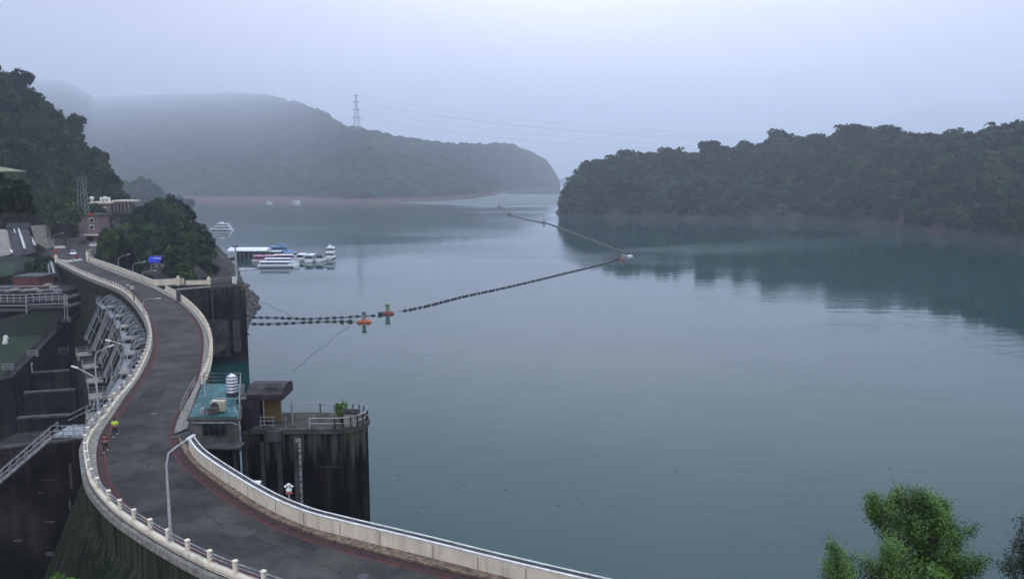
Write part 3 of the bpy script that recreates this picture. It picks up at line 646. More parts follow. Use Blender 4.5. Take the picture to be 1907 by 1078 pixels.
# a paler tree among the dark ones
pt = tree_proto(91, 'pale_green_tree', 5.6, 6.0, 4, n=1600, leaf=.085, m=mat('olive_leaf', (.055, .085, .022), (.018, .035, .012), .8, 1, rnd=.3, attr='tint', spec=.1))
c = PY(115, 380, 275); place_tree(pt, (c.x, c.y, 17), 1.25, 0, 'yellow-green leafy tree in front of the dark slope left of the gatehouse', None); del pt['group']
for ch in pt.children:
    if ch.name.startswith('crown'):
        a = ch.data.attributes.new('tint', 'FLOAT', 'POINT'); a.data.foreach_set('value', np.repeat(rng.uniform(0, .7, 1600), 4).astype(np.float32))

# foreground trees below the camera, bottom right: trunk, forking limbs, leaves on the twigs
def detailed_tree(name, base, height, spread, seed, leafm, label, nleaf, leaf=.075, tufts=1.0, first=.22, lean=(0, 0)):
    g = random.Random(seed); mb = MB(); tips = []; dead = []
    def grow(p, d, L_, r, lev):
        pts_ = [p]; q = p; dd = d.copy()
        for i in range(4):
            dd = (dd+Vector((g.uniform(-.16, .16), g.uniform(-.16, .16), g.uniform(-.02, .13)))).normalized(); q = q+dd*L_/4; pts_.append(q)
            if lev >= 2: tips.append((q.copy(), dd.copy(), lev))
        mb.tube(pts_, [r, r*.9, r*.8, r*.7, r*.55], 7 if lev < 2 else 4, cap=lev > 3)
        if lev < 5:
            for i in range(3 if lev else 6):
                a = g.uniform(0, 6.28); o = Vector((math.cos(a), math.sin(a), 0)); k = g.uniform(.35, .75)*spread
                nd = (dd+o*k).normalized(); st = pts_[g.choice((2, 3, 4))] if lev else pts_[4]-dd*g.uniform(0, .3)*L_
                grow(st, nd, L_*g.uniform(.58, .80), r*.55, lev+1)
    grow(Vector((0, 0, 0)), Vector((lean[0], lean[1], 1)), height*first, height*.013, 0)
    tr = thing(name, base, label, 'tree')
    top = max(t[0].z for t in tips); k = height/top
    mb.v = [(x*k, y*k, z*k) for x, y, z in mb.v]
    mb.build('trunk', BARK, tr, local=True)
    G = np.random.default_rng(seed); T = np.array([t[0]*k for t in tips]); D = np.array([t[1] for t in tips])
    clump = vnoise(T[:, 0]*1.6+T[:, 2], T[:, 1]*1.6-T[:, 2]*.7, seed); wgt = np.clip(clump*1.5-.25, .10, 1)**1.5*np.clip((T[:, 2]/height-.15)*3, .05, 1)
    ix = G.choice(len(T), nleaf, p=wgt/wgt.sum()); p = T[ix]+G.normal(size=(nleaf, 3))*.13*tufts+D[ix]*.05
    nrm = G.normal(size=(nleaf, 3))*.7+np.array([0, 0, .9]); nrm /= np.linalg.norm(nrm, axis=1)[:, None]
    t = np.cross(nrm, G.normal(size=(nleaf, 3))); t /= np.linalg.norm(t, axis=1)[:, None]; b = np.cross(nrm, t); s = leaf*G.uniform(.6, 1.3, nleaf)[:, None]
    q = np.stack([p-t*s, p-b*s*.42, p+t*s, p+b*s*.42], 1)
    tint = np.repeat(np.clip(vnoise(T[ix][:, 0]*1.1, T[ix][:, 2]*1.1, seed+2)*.8+G.uniform(0, .3, nleaf), 0, 1), 4)
    np_mesh('crown', q.reshape(-1, 3), np.arange(nleaf*4).reshape(-1, 4), leafm, tr, tint=tint)
    return tr
c = PY(1722, 894, 30); detailed_tree('leafy_tree', (c.x, 30, c.z-7.0), 7.0, 1.3, 8, LEAFB, 'bright green airy tree with visible branches at the bottom right, its crown over the lake', 60000, .050, first=.16)
c = PY(1588, 972, 28.5); detailed_tree('leafy_tree', (c.x, 28.5, c.z-5.6), 5.6, 1.0, 94, LEAFB, 'smaller thin-leaved tree left of the bright green airy tree', 20000, .046, first=.16)
c = PY(1725, 1035, 28); shrub('leafy_bush', (c.x, 28, c.z-2.0), 1.35, 431, LEAFB, 'dense bright green bush filling the foot of the airy tree at the bottom right', 'bush', n=6000, leaf=.055, hgt=1.0)
c = PY(1660, 1060, 27); shrub('leafy_bush', (c.x, 27, c.z-1.6), .95, 433, LEAFB, 'small green bush between the two airy trees at the bottom edge', 'bush', n=3000, leaf=.06, hgt=1.0)
c = PY(1800, 1060, 28); shrub('leafy_bush', (c.x, 28, c.z-1.7), 1.05, 435, LEAFB, 'green bush at the bottom edge right of the airy tree stem', 'bush', n=3500, leaf=.055, hgt=1.0)
c = PY(1905, 978, 27); detailed_tree('dusky_tree', (c.x, 27, c.z-5.2), 5.2, .8, 9, LEAFD, 'dark purplish-green tree cut off by the right edge of the photo', 22000, .06)
c = PY(108, 1068, 62)
for i, (px, py, r) in enumerate([(95, 1090, 1.0), (125, 1086, .9), (150, 1089, .8), (172, 1096, .8)]):
    c = PY(px, py, 52); shrub('leafy_bush', (c.x, c.y, c.z-1.0), r, 400+i, LEAFB, 'bright green bush top rising at the foot of the mossy dam face', 'bush', n=700, leaf=.09, group='bush tops below the dam', hgt=1.1)

# ================================================================ CREST FURNITURE
def along(l, spacing, start=0):
    acc = start; out = []
    for i in range(1, len(l)):
        acc += (l[i]-l[i-1]).length
        if acc >= spacing: acc -= spacing; out.append((l[i].copy(), tang(l, i)))
    return out
def balustrade(line, inset, label, spacing, post, hgt, railz, maxn=98, rails_m=LSTEEL):
    A = offs(line, inset); t = thing('balustrade', A[len(A)//2]*1.0, label, 'railing')
    k = MB(); wallstrip(k, A, .34, .34); k.build('kerb_wall', WHITE, t)
    C_ = offs(A, .17)
    proto = None
    for p, d in along(C_, spacing)[:maxn]:
        if proto is None:
            mb = MB(); mb.box((0, 0, hgt/2+.15), (post, post, hgt-.3)); mb.box((0, 0, hgt+.03), (post+.07, post+.07, .09)); mb.box((0, 0, .2), (post+.06, post+.06, .34))
            proto = mb.build('post', WHITE, t, local=True); q = proto
        else: q = proto.copy(); COL.objects.link(q); q.parent = t
        q.location = p-root_origin(t); q.rotation_euler = (0, 0, math.atan2(d.y, d.x))
    for z in railz:
        mb = MB(); mb.tube(up(C_[::2], z), .035 if z < max(railz) else .05, 5); mb.build('rail', rails_m, t)
    return t
L_rail = [p for p in L_out if p.z > 0]
balustrade(L_rail, .06, 'long white post-and-rail balustrade along the valley side of the dam road', 2.45, .21, 1.08, (.52, .76, 1.0), maxn=98)
balustrade(BAL, .0, 'curved white balustrade of closely set posts on the lake side beyond the teal roof', 1.25, .30, 1.15, (.62, .98), rails_m=GREY)

# solid white parapets
def parapet(line, h, t_, label, joint=3.4, pipe=True):
    o = thing('parapet_wall', line[len(line)//2]*1.0, label, 'wall')
    wl = offs(line, t_*.0)
    mb = MB(); wallstrip(mb, wl, h-.07, t_); mb.build('wall', WHITE, o)
    c_ = MB(); wallstrip(c_, offs(line, -.05), .08, .15, h-.07); c_.build('coping_edge', COPING, o)
    c_ = MB(); wallstrip(c_, offs(line, .101), .05, t_-.1, h-.07); c_.build('coping', GREY, o)
    if pipe:
        m_ = MB(); m_.tube(up(offs(line, t_+.02), h+.06), .05, 6)
        for p, d in along(offs(line, t_+.02), 2.0): m_.box((p.x, p.y, p.z+h-.1), (.06, .06, .3))
        m_.build('handrail', COPING, o)
    j = MB()
    for p, d in along(offs(line, -.004), joint):
        j.box((p.x, p.y, p.z+h*.42), (.035, .02, h*.8), rz=math.atan2(d.y, d.x))
    if j.v: j.build('joint', GREY, o)
    return o
# walls grow to the left of travel: the lake side
parapet(WALLB, 1.2, .42, 'solid cream parapet wall curving along the lake side of the near road')
corner = [P(280, 530.5), P(287, 531.8), P(300, 531.6), P(331, 530), P(345, 530.2)]
parapet(FARW+smooth_line(corner, .8)[1:-1], 1.35, .3, 'solid white parapet wall along the lake side at the far end of the dam', 6, False)
parapet(smooth_line([P(346, 530.5), P(368, 530), P(390, 529.5)], .8), .95, .3, 'low white wall running out along the side pier to its square post', 9, False)
def bollardpost(px, py, h, label, group=None):
    c = P(px, py); mb = MB(); mb.box((c.x, c.y, c.z+h/2), (.55, .55, h)); mb.box((c.x, c.y, c.z+h+.08), (.75, .75, .16)); mb.lathe((c.x, c.y, c.z+h+.16), [(.25, 0), (.3, .15), (.2, .35), (.02, .42)], 10)
    tag(mb.build('pillar', WHITE), label, 'pillar', group)
bollardpost(332, 531, 1.5, 'white pillar where the far parapet wall steps down')
bollardpost(389, 530, 1.2, 'white end pillar of the low wall on the side pier')
bollardpost(163.5, 487, 2.2, 'white gate pillar at the far end of the lake-side wall')
bollardpost(105, 489, 1.6, 'cream pillar ending the valley-side balustrade')

# side pier (abutment) with its dark face above the water
ab = thing('side_pier', P(380, 540, 0), 'tall dark concrete pier standing out into the lake from the dam', 'pier')
a0, a1, a2, a3 = P(300, 541.5), P(392, 533.6), P(455, 531), P(441, 519)
mb = MB(); mb.prism([(a0.x, a0.y), (a1.x, a1.y), (a2.x-.4, a2.y), (a2.x-5.5, a2.y+11), (a3.x-2, a3.y+4), (a0.x-4, a0.y+10)], -4, ROAD-.25); mb.build('wall', DARK, ab)
mb = MB(); mb.bar(a0+Vector((0, -.1, .0)), a1+Vector((0, -.1, 0)), .5, .3); mb.build('edge_kerb', CONC, ab)
mb = MB(); mb.bar(P(300, 534), P(391, 531.5), 1.6, .12); mb.build('deck', DARK, ab)
for i, (px, w_, dk) in enumerate([(403, 2.4, DARK), (443, 1.2, DARK), (452, .9, TOWERM)]):
    b0 = PY(px, 560, a1.y-.5); mb = MB()
    mb.box((b0.x, a1.y-.45+(i*.1), 7), (w_, 1.0, 17.4)); mb.build('pilaster', dk, ab)
mb = MB()
for px, y0, y1, w_ in [(407, 596, 664, 4.4), (440, 596, 655, 1.5)]:
    b0 = PY(px, y0, a1.y-1); b1 = PY(px, y1, a1.y-1); mb.box((b0.x, a1.y-1.05, (b0.z+b1.z)/2), (w_, .12, b0.z-b1.z))
mb.build('worn_panel', GREY, ab)
mb = MB(); mb.box((a2.x-.2, a2.y-.05, 6.5), (.5, .5, 18.5)); mb.build('corner_guard', BRICK, ab)
mb = MB(); b0 = PY(394, 540, a1.y-1); mb.tube([(b0.x, a1.y-1.2, 16), (b0.x+.1, a1.y-1.2, 9), (b0.x+.8, a1.y-1.2, 5)], .14, 6); mb.box((b0.x+1.6, a1.y-1.3, 6.6), (.8, .5, 1.1)); mb.build('drain_pipe', GREY, ab)
def railing(name, pts_, h, label, cat='railing', nrail=3, sp=1.8, m=LSTEEL, r=.035, parent=None):
    pts_ = [Vector(p) for p in pts_]; t = parent or thing(name, pts_[0], label, cat)
    mb = MB(); 
    for k in range(nrail): mb.tube(up(pts_, h*(k+1)/nrail), r, 5)
    mb.build('rail', m, t)
    acc = MB()
    for a, b in zip(pts_[:-1], pts_[1:]):
        n_ = max(1, int((b-a).length/sp))
        for k in range(n_+1):
            q = a.lerp(b, k/n_); acc.box((q.x, q.y, q.z+h/2), (r*2.2, r*2.2, h))
    acc.build('posts', m, t).name = 'upright'; return t
railing('railing', [P(393, 529), P(420, 526), P(440, 523)], 1.2, 'grey three-bar railing at the outer end of the side pier')
c = P(437, 529); mb = MB(); mb.box((c.x, c.y, c.z+.8), (.9, .5, 1.4)); mb.box((c.x, c.y, c.z+1.55), (1.05, .65, .12)); tag(mb.build('cabinet', COPING), 'small white cabinet by the railing on the side pier', 'cabinet')
c = P(441, 521); t = thing('camera_mast', c, 'tall grey mast with a camera head in front of the floating dock', 'mast')
mb = MB(); mb.tube([c, c+Vector((0, 0, 7.4))], [.28, .2], 8); mb.build('pole', STEEL, t)
mb = MB(); mb.box(c+Vector((.0, 0, 7.5)), (1.1, .2, .12)); mb.box(c+Vector((.45, 0, 7.75)), (.3, .5, .4)); mb.box(c+Vector((-.35, 0, 7.7)), (.25, .4, .3)); mb.build('camera_head', DSTEEL, t)

# ---- street lamps
def lamp(base, top_h, head, label, group='street lamps on the dam', second=None, r=.11, low_h=None):
    base = Vector(base); t = thing('street_lamp', base, label, 'street lamp', group)
    top = base+Vector((0, 0, top_h)); head = Vector(head)
    pole = MB(); pole.tube([base, base+Vector((0, 0, top_h*.55)), top], [r, r*.8, r*.6], 8); pole.lathe(base, [(r*2.1, 0), (r*1.9, .25), (r*1.3, .4), (r, .9)], 8); pole.build('pole', STEEL, t)
    def arm(a, b, rise):
        m1 = a.lerp(b, .12)+Vector((0, 0, (b.z-a.z)*.38+rise*.3)); m2 = a.lerp(b, .45)+Vector((0, 0, (b.z-a.z)*.25+rise*.25))
        k = MB(); k.tube([a, m1, m2, b], [r*.55, r*.5, r*.45, r*.4], 6); k.build('arm', STEEL, t)
        d = (b-a); d.z *= .3; d.normalize(); hd = MB(); hd.bar(b-d*.1, b+d*.55, .2, .09); hd.bar(b, b+d*.45, .14, .15); hd.build('lamp_head', COPING, t)
    arm(top, head, .4)
    if second: arm(base+Vector((0, 0, low_h or top_h*.75)), Vector(second), .3)
    return t
def lamp_px(bx, by, topy, hx, hy, label, dY=0, **k):
    b = P(bx, by); tz = PY(bx, topy, b.y).z; return lamp(b, tz-b.z, PY(hx, hy, b.y+dY), label, **k)
lamp_px(319, 1016, 866, 350, 817, 'nearest tall grey street lamp rising from the valley-side balustrade', dY=1.5, r=.12)
lamp_px(184, 773, 674, 203, 645, 'street lamp by the spillway gates with a second arm over the valley', second=PY(143, 684.5, P(184, 773).y), low_h=2.8)
lamp_px(240, 713, 655, 205, 634.5, 'street lamp arching left over the spillway gates')
lamp_px(268, 590, 563, 293, 555.5, 'street lamp on the left balustrade where the road bends')
lamp_px(221.6, 511, 486, 238, 474, 'street lamp nearest the gatehouse on the far lake-side wall')
lamp_px(248.5, 520, 497, 267, 487.5, 'middle street lamp on the far lake-side wall')
lamp_px(265, 527, 513, 287, 504, 'street lamp nearest the blue awning side of the road bend', )
lamp_px(102, 470, 443, 115, 434.5, 'grey street lamp beside the spillway chute at the far junction')
c = P(251, 563); t = thing('loudspeaker_post', c, 'dark post with a speaker head on the left balustrade before the bend', 'post')
mb = MB(); mb.tube([c, c+Vector((-.3, 0, 2.6))], .1, 6); mb.build('pole', DSTEEL, t)
mb = MB(); mb.box(c+Vector((-.3, 0, 2.8)), (.7, .5, .6)); mb.box(c+Vector((-1.1, 0, 3.3)), (.6, .4, .3)); mb.bar(c+Vector((-.3, 0, 2.9)), c+Vector((-1.1, 0, 3.3)), .08); mb.build('speaker', STEEL, t)
c = P(333, 563); mb = MB(); mb.box(c+Vector((0, 0, .95)), (.6, .5, 1.9)); mb.box(c+Vector((0, 0, 1.95)), (.7, .6, .1)); tag(mb.build('control_box', DSTEEL), 'dark upright control box standing against the lake-side balustrade', 'cabinet')

# ---- gate building with the teal roof
bf = P(350, 816).y; bz0 = ROAD-1.2
x0, x1 = PY(357, 790, bf).x, PY(446, 790, bf).x; ztop = PY(400, 777, bf).z
gbY1 = P(400, 716, ztop).y
gb = thing('gate_building', ((x0+x1)/2, bf, bz0), 'small grey gate building with a teal flat roof beside the road', 'building')
bl, br_ = PY(380, 720, gbY1).x, PY(449, 720, gbY1).x
def gpoly(e): return [(x0-e, bf-e), (x1+e, bf-e), (br_+e, gbY1+e), (bl-e, gbY1+e)]
MB().prism(gpoly(0), bz0, ztop-.25).build('wall', mat('rendered_wall', (.15, .145, .13), (.07, .068, .062), .9, .8, .02, 5, spec=.1, streak=(1.2, (.06, .06, .055))), gb)
MB().prism(gpoly(.3), ztop-.25, ztop-.01).build('roof_slab', GREY, gb)
MB().prism(gpoly(.1), ztop-.01, ztop+.07).build('roof_deck', TEAL, gb)
mb = MB(); xw = (x0+x1)/2
mb.box((xw-.1, bf-.03, ztop-1.15), (2.1, .06, 1.1)); wn = mb.build('window', GLASS, gb)
mb = MB(); 
for dx in (-1.05, -.55, 0, .5, .95): mb.box((xw-.1+dx, bf-.08, ztop-1.15), (.05, .05, 1.1))
mb.box((xw-.1, bf-.08, ztop-.6), (2.2, .05, .06)); mb.box((xw-.1, bf-.08, ztop-1.7), (2.2, .07, .07)); mb.build('frame', GREY, wn)
mb = MB()
mb.tube([(x0+.1, bf-.25, ztop-.42), (x1-.5, bf-.25, ztop-.42)], .07, 6); mb.tube([(x1-.5, bf-.25, ztop-.42), (x1+.1, bf-.2, ztop-.7), (x1+.1, bf-.2, bz0)], .09, 6); mb.tube([(x1-.55, bf+.3, ztop+.9), (x1-.1, bf-.1, ztop+.4), (x1+.1, bf-.3, ztop-.6)], .08, 6); mb.build('pipe', LSTEEL, gb)
mb = MB(); mb.box(((x0+x1)/2+.3, bf-.7, ROAD-.45), (x1-x0+.2, 1.3, .18)); mb.tube([(x0-.2, bf-1.3, ROAD-.1), (x0+1.2, bf-1.3, ROAD-.15), (x0+1.8, bf-1.35, ROAD-.5), (x1, bf-1.35, ROAD-.5)], .09, 6); mb.build('ledge', GREY, gb)
zr = ztop+.07
MB().prism(gpoly(-.35), -3, bz0).build('added_dark_wall', TOWERM, gb)  # dark wall added below the building to blacken the gap where water shows
rp = [(x0+.35, bf+2.6, zr), (bl, gbY1, zr), (br_, gbY1, zr), (x1, bf+.2, zr)]
railing('roof_railing', rp, 1.15, None, parent=gb, nrail=3, sp=2.2, m=LSTEEL, r=.045)
mb = MB(); mb.box(((x0+x1)/2+.1, bf+4.2, zr+.5), (x1-x0-1.4, .12, .12)); mb.box((x0+1.0, bf+4.2, zr+.25), (.1, .1, .5)); mb.box((x1-.8, bf+4.2, zr+.25), (.1, .1, .5)); mb.build('pipe_run', LSTEEL, gb)
c = PY(433, 738, (bf+gbY1)/2+1.2); c.z = zr; tk = thing('water_tank', c, 'ribbed stainless steel water tank on the teal roof', 'water tank')
mb = MB(); prof = [(.45, .3)]
for k in range(5): prof += [(.52, .35+k*.32), (.56, .45+k*.32), (.52, .58+k*.32)]
prof += [(.5, 1.95), (.3, 2.12), (.12, 2.2), (.1, 2.28)]
mb.lathe(c, prof, 20); mb.build('tank', mat('stainless', (.66, .68, .70), (.5, .52, .54), .35, 3, metal=.3), tk, smooth=False)
for k in range(6):
    mb = MB(); mb.lathe(c+Vector((0, 0, .31+k*.32)), [(.50, 0), (.545, .02), (.545, .08), (.50, .1)], 20); mb.build('ring', DSTEEL, tk)  # dark bands put in for the shade between the ribs
mb = MB(); mb.box(c+Vector((0, 0, .15)), (.9, .9, .3)); mb.build('stand', DSTEEL, tk)
c = Vector((xw-.2, bf+1.5, zr)); ac = thing('air_conditioner', c, 'beige boxy air conditioner on the front of the teal roof', 'air conditioner')
mb = MB(); mb.box(c+Vector((0, 0, .6)), (1.25, .6, 1.0)); mb.build('casing', mat('beige_metal', (.48, .45, .34), (.3, .28, .22), .6, 2), ac, bevel=.03)
mb = MB(); mb.tube([c+Vector((-.25, -.31, .6)), c+Vector((-.25, -.34, .6))], .38, 16); mb.build('fan_grille', DSTEEL, ac)
mb = MB(); mb.box(c+Vector((0, .1, .05)), (1.2, .7, .1)); mb.build('feet', DSTEEL, ac)
c = Vector((x0+.9, bf+.5, zr)); 
for k, (dx, w_) in enumerate([(0, .4), (.9, .9)]):
    mb = MB(); mb.box(c+Vector((dx, 0, .35)), (w_, .4, .7)); mb.box(c+Vector((dx, -.21, .35)), (w_*.6, .03, .3)); tag(mb.build('equipment_box', GREY if k else LSTEEL, bevel=.02), ['pale narrow equipment box at the front left corner of the teal roof', 'dark wide equipment box beside the pale one on the teal roof'][k], 'box')
# pipe gate between the road and the gate building
railing('pipe_gate', [P(337, 770), P(353, 738), P(364, 718)], 1.0, 'white pipe barrier with red stains by the footway above the teal roof', nrail=2, sp=2.5, m=LSTEEL)

# ---- intake tower
Yt = P(640, 797).y; xt0, xt1 = PY(448, 797, Yt).x, PY(688, 797, Yt+2.8).x-.15
it = thing('intake_tower', ((xt0+xt1)/2, Yt+3, -4), 'black-stained concrete intake tower with a rounded nose rising from the water', 'tower')
nose = [(xt1-2.6+2.6*math.cos(a), Yt+2.6+2.6*math.sin(a)) for a in np.linspace(-math.pi/2, math.pi/2, 14)]
pl = [(xt0, Yt)]+nose+[(xt0, Yt+5.2)]
MB().prism(pl, -5, ROAD-.5).build('shaft', TOWERM, it)
pl2 = [(xt0+1, Yt-.22)]+[(xt1-2.6+2.8*math.cos(a), Yt+2.6+2.8*math.sin(a)) for a in np.linspace(-math.pi/2, math.pi/2, 14)]+[(xt0+1, Yt+5.4)]
MB().prism(pl2, ROAD-.5, ROAD-.2).build('cornice', GREY, it)
MB().prism([(p[0], p[1]) for p in pl2], ROAD-.2, ROAD-.08).build('deck', mat('mossy_deck', (.07, .068, .052), (.016, .018, .014), .95, .9, .03, 5), it)
ed = [Vector((p[0]*1.0, p[1], ROAD-.08)) for p in pl2]
rl = [Vector((xt0+3.4, Yt+5.2, ROAD-.08)), Vector((xt1-5.2, Yt+5.2, ROAD-.08))]+[Vector((xt1-2.6+2.6*math.cos(a), Yt+2.6+2.6*math.sin(a), ROAD-.08)) for a in np.linspace(math.pi/2, -math.pi/2, 12)][0:]+[Vector((xt1-5, Yt+.02, ROAD-.08))]
railing('railing', rl, 1.05, 'grey pipe railing round the rounded end of the intake tower', nrail=2, sp=2.2, m=STEEL, r=.04)
mb = MB()
for dx in (.0, 1.6, 3.2, 4.8): mb.box((xt0+.4+dx, Yt-.12, 7.2), (.35+.1*(dx > 2), .22, 15.4))
mb.build('guide_rail', GREY, it)
mb = MB(); bx = PY(512, 803, Yt).x; mb.box((bx, Yt-.35, ROAD-.65), (1.35, .35, 1.0)); mb.build('vent_box', GREY, it)
mb = MB(); g0 = PY(554, 816, Yt-.1); g1 = PY(556, 950, Yt-.1); mb.box((g0.x+.05, Yt-.1, (g0.z+g1.z)/2), (.5, .1, g0.z-g1.z)); sg = mb.build('water_gauge', mat('gauge_white', (.42, .42, .38), (.26, .26, .24), .7, 3), it)
mb = MB(); z = g0.z-.1; k = 0
while z > g1.z:
    mb.box((g0.x+.05+(.1 if k % 2 else -.08), Yt-.16, z), (.16, .02, .10)); k += 1; z -= .28
    if k % 5 == 0: mb.box((g0.x+.05, Yt-.17, z+.1), (.5, .02, .12))
mb.build('gauge_marks', DSTEEL, sg)
mb = MB(); q = PY(610, 868, Yt-.1); mb.tube([(q.x-1.2, Yt-.1, q.z), (q.x+1.2, Yt-.1, q.z-.1)], .03, 4); mb.tube([(q.x-.1, Yt-.1, q.z), (q.x-.1, Yt-.1, q.z-.8)], .04, 4); mb.build('water_stain_bracket', GREY, it).name = 'pipe_bracket'
# canopy house on the tower
cY = Yt+2.6; hx0, hx1 = PY(459, 740, cY-1.8).x, PY(545, 740, cY+1.6).x; cz = PY(500, 745, cY-1.8).z
ch = thing('hoist_canopy', ((hx0+hx1)/2, cY, ROAD), 'dark sheet-roofed hoist canopy on an ochre pillar at the intake tower', 'canopy')
mb = MB(); nseg = 8; ringA = []
pr = [(-1.8, 0), (-1.85, .55), (-1.2, 1.05), (-.2, 1.25), (.9, 1.2), (1.7, .95), (1.9, .4), (1.8, 0)]
mb.hull([[Vector((x, cY+a, cz+b)) for a, b in pr] for x in (hx0, (hx0+hx1)/2, hx1)]); mb.build('roof', TARP, ch)
mb = MB(); mb.box((PY(505, 760, cY-.6).x, cY-.2, (ROAD+cz)/2), (1.5, .9, cz-ROAD)); mb.build('pillar', YELW, ch)
mb = MB(); mb.box((PY(468, 760, cY-.6).x, cY-.4, (ROAD-1+cz)/2), (2.2, 2.2, cz-ROAD+1)); mb.build('side_wall', TARP, ch)
mb = MB()
for px in (491, 544): q = PY(px, 760, cY-1.2); MB().tube([(q.x, cY-1.2, ROAD-.1), (q.x, cY-1.2, cz+.1)], .06, 6).build('post', STEEL, ch)
mb = MB(); q = PY(500, 730, cY-1.8)
for k in range(3): mb.bar((q.x-.5, cY-1.2+.3*k, cz+1.12+.06*k), (q.x+.7, cY-1.2+.3*k, cz+1.16+.06*k), .08)
mb.bar((q.x+.75, cY-1.5, cz+.9), (q.x+.75, cY-.3, cz+1.3), .08); mb.build('roof_slat', GREY, ch)
mb = MB(); q = PY(490, 773, cY-1.6)
for k in range(3): mb.tube([(xt0+1.8, Yt+.3, ROAD+.2+.4*k), (q.x+1.4, Yt+.3, ROAD+.2+.4*k)], .04, 5)
for k in range(3): mb.tube([(xt0+1.8+1.2*k, Yt+.3, ROAD-.1), (xt0+1.8+1.2*k, Yt+.3, ROAD+1.05)], .04, 5)
tag(mb.build('guard_rail', LSTEEL), 'short pale guard rail in front of the ochre pillar', 'railing')
# concrete box and bush on the tower
c = P(653, 790); c.z = ROAD-.08; t = thing('concrete_block', c, 'stained pale concrete block with a flat dark lid on the intake tower', 'block')
mb = MB(); mb.box(c+Vector((0, 0, .65)), (1.15, .9, 1.3)); mb.build('body', CONC, t, bevel=.03)
mb = MB(); mb.box(c+Vector((0, 0, 1.36)), (1.5, 1.2, .12)); mb.build('lid', DARK, t)
c = P(634, 786); shrub('potted_bush', (c.x, c.y+.3, ROAD-.1), .95, 77, LEAFB, 'leafy green bush growing beside the concrete block on the intake tower', 'bush', n=900, leaf=.08, hgt=1.35)
# floodlight, beacon on the parapet
c = PY(476, 906, P(476, 928).y+.35); t = thing('floodlight', c, 'flat white square panel lamp mounted on top of the cream parapet', 'floodlight')
mb = MB(); mb.box(c+Vector((0, 0, .32)), (.75, .55, .07), M=Matrix.Rotation(R(6), 3, 'X')); mb.build('panel', COPING, t)
mb = MB(); mb.box(c+Vector((0, 0, .12)), (.4, .25, .3)); mb.box(c+Vector((.25, .1, .05)), (.5, .2, .2)); mb.build('bracket', DSTEEL, t)
c = PY(539, 938, P(539, 962).y+.5); t = thing('warning_beacon', c, 'white horned siren with a red base on a short post behind the cream parapet', 'siren')
mb = MB(); mb.tube([c-Vector((0, 0, .3)), c+Vector((0, 0, .75))], .07, 8); mb.build('post', STEEL, t)
mb = MB(); mb.lathe(c+Vector((0, 0, .75)), [(.2, 0), (.26, .06), (.2, .15), (.1, .2)], 14); mb.build('base', REDP, t)
mb = MB(); mb.lathe(c+Vector((0, 0, .95)), [(.2, 0), (.22, .1), (.1, .25), (.08, .4), (.13, .45), (.13, .52), (.03, .58)], 14)
for s in (-1, 1): mb.tube([c+Vector((0, 0, 1.3)), c+Vector((s*.16, 0, 1.36)), c+Vector((s*.26, 0, 1.24))], [.05, .07, .1], 10)
mb.build('horn', COPING, t)
c = P(533, 953); c.z += .8; mb = MB(); mb.box(c+Vector((0, -.12, 0)), (.16, .1, .34)); mb.box(c+Vector((0, -.18, .05)), (.10, .03, .12)); tag(mb.build('switch_box', DSTEEL), 'small black switch box on the cream parapet below the siren', 'box')

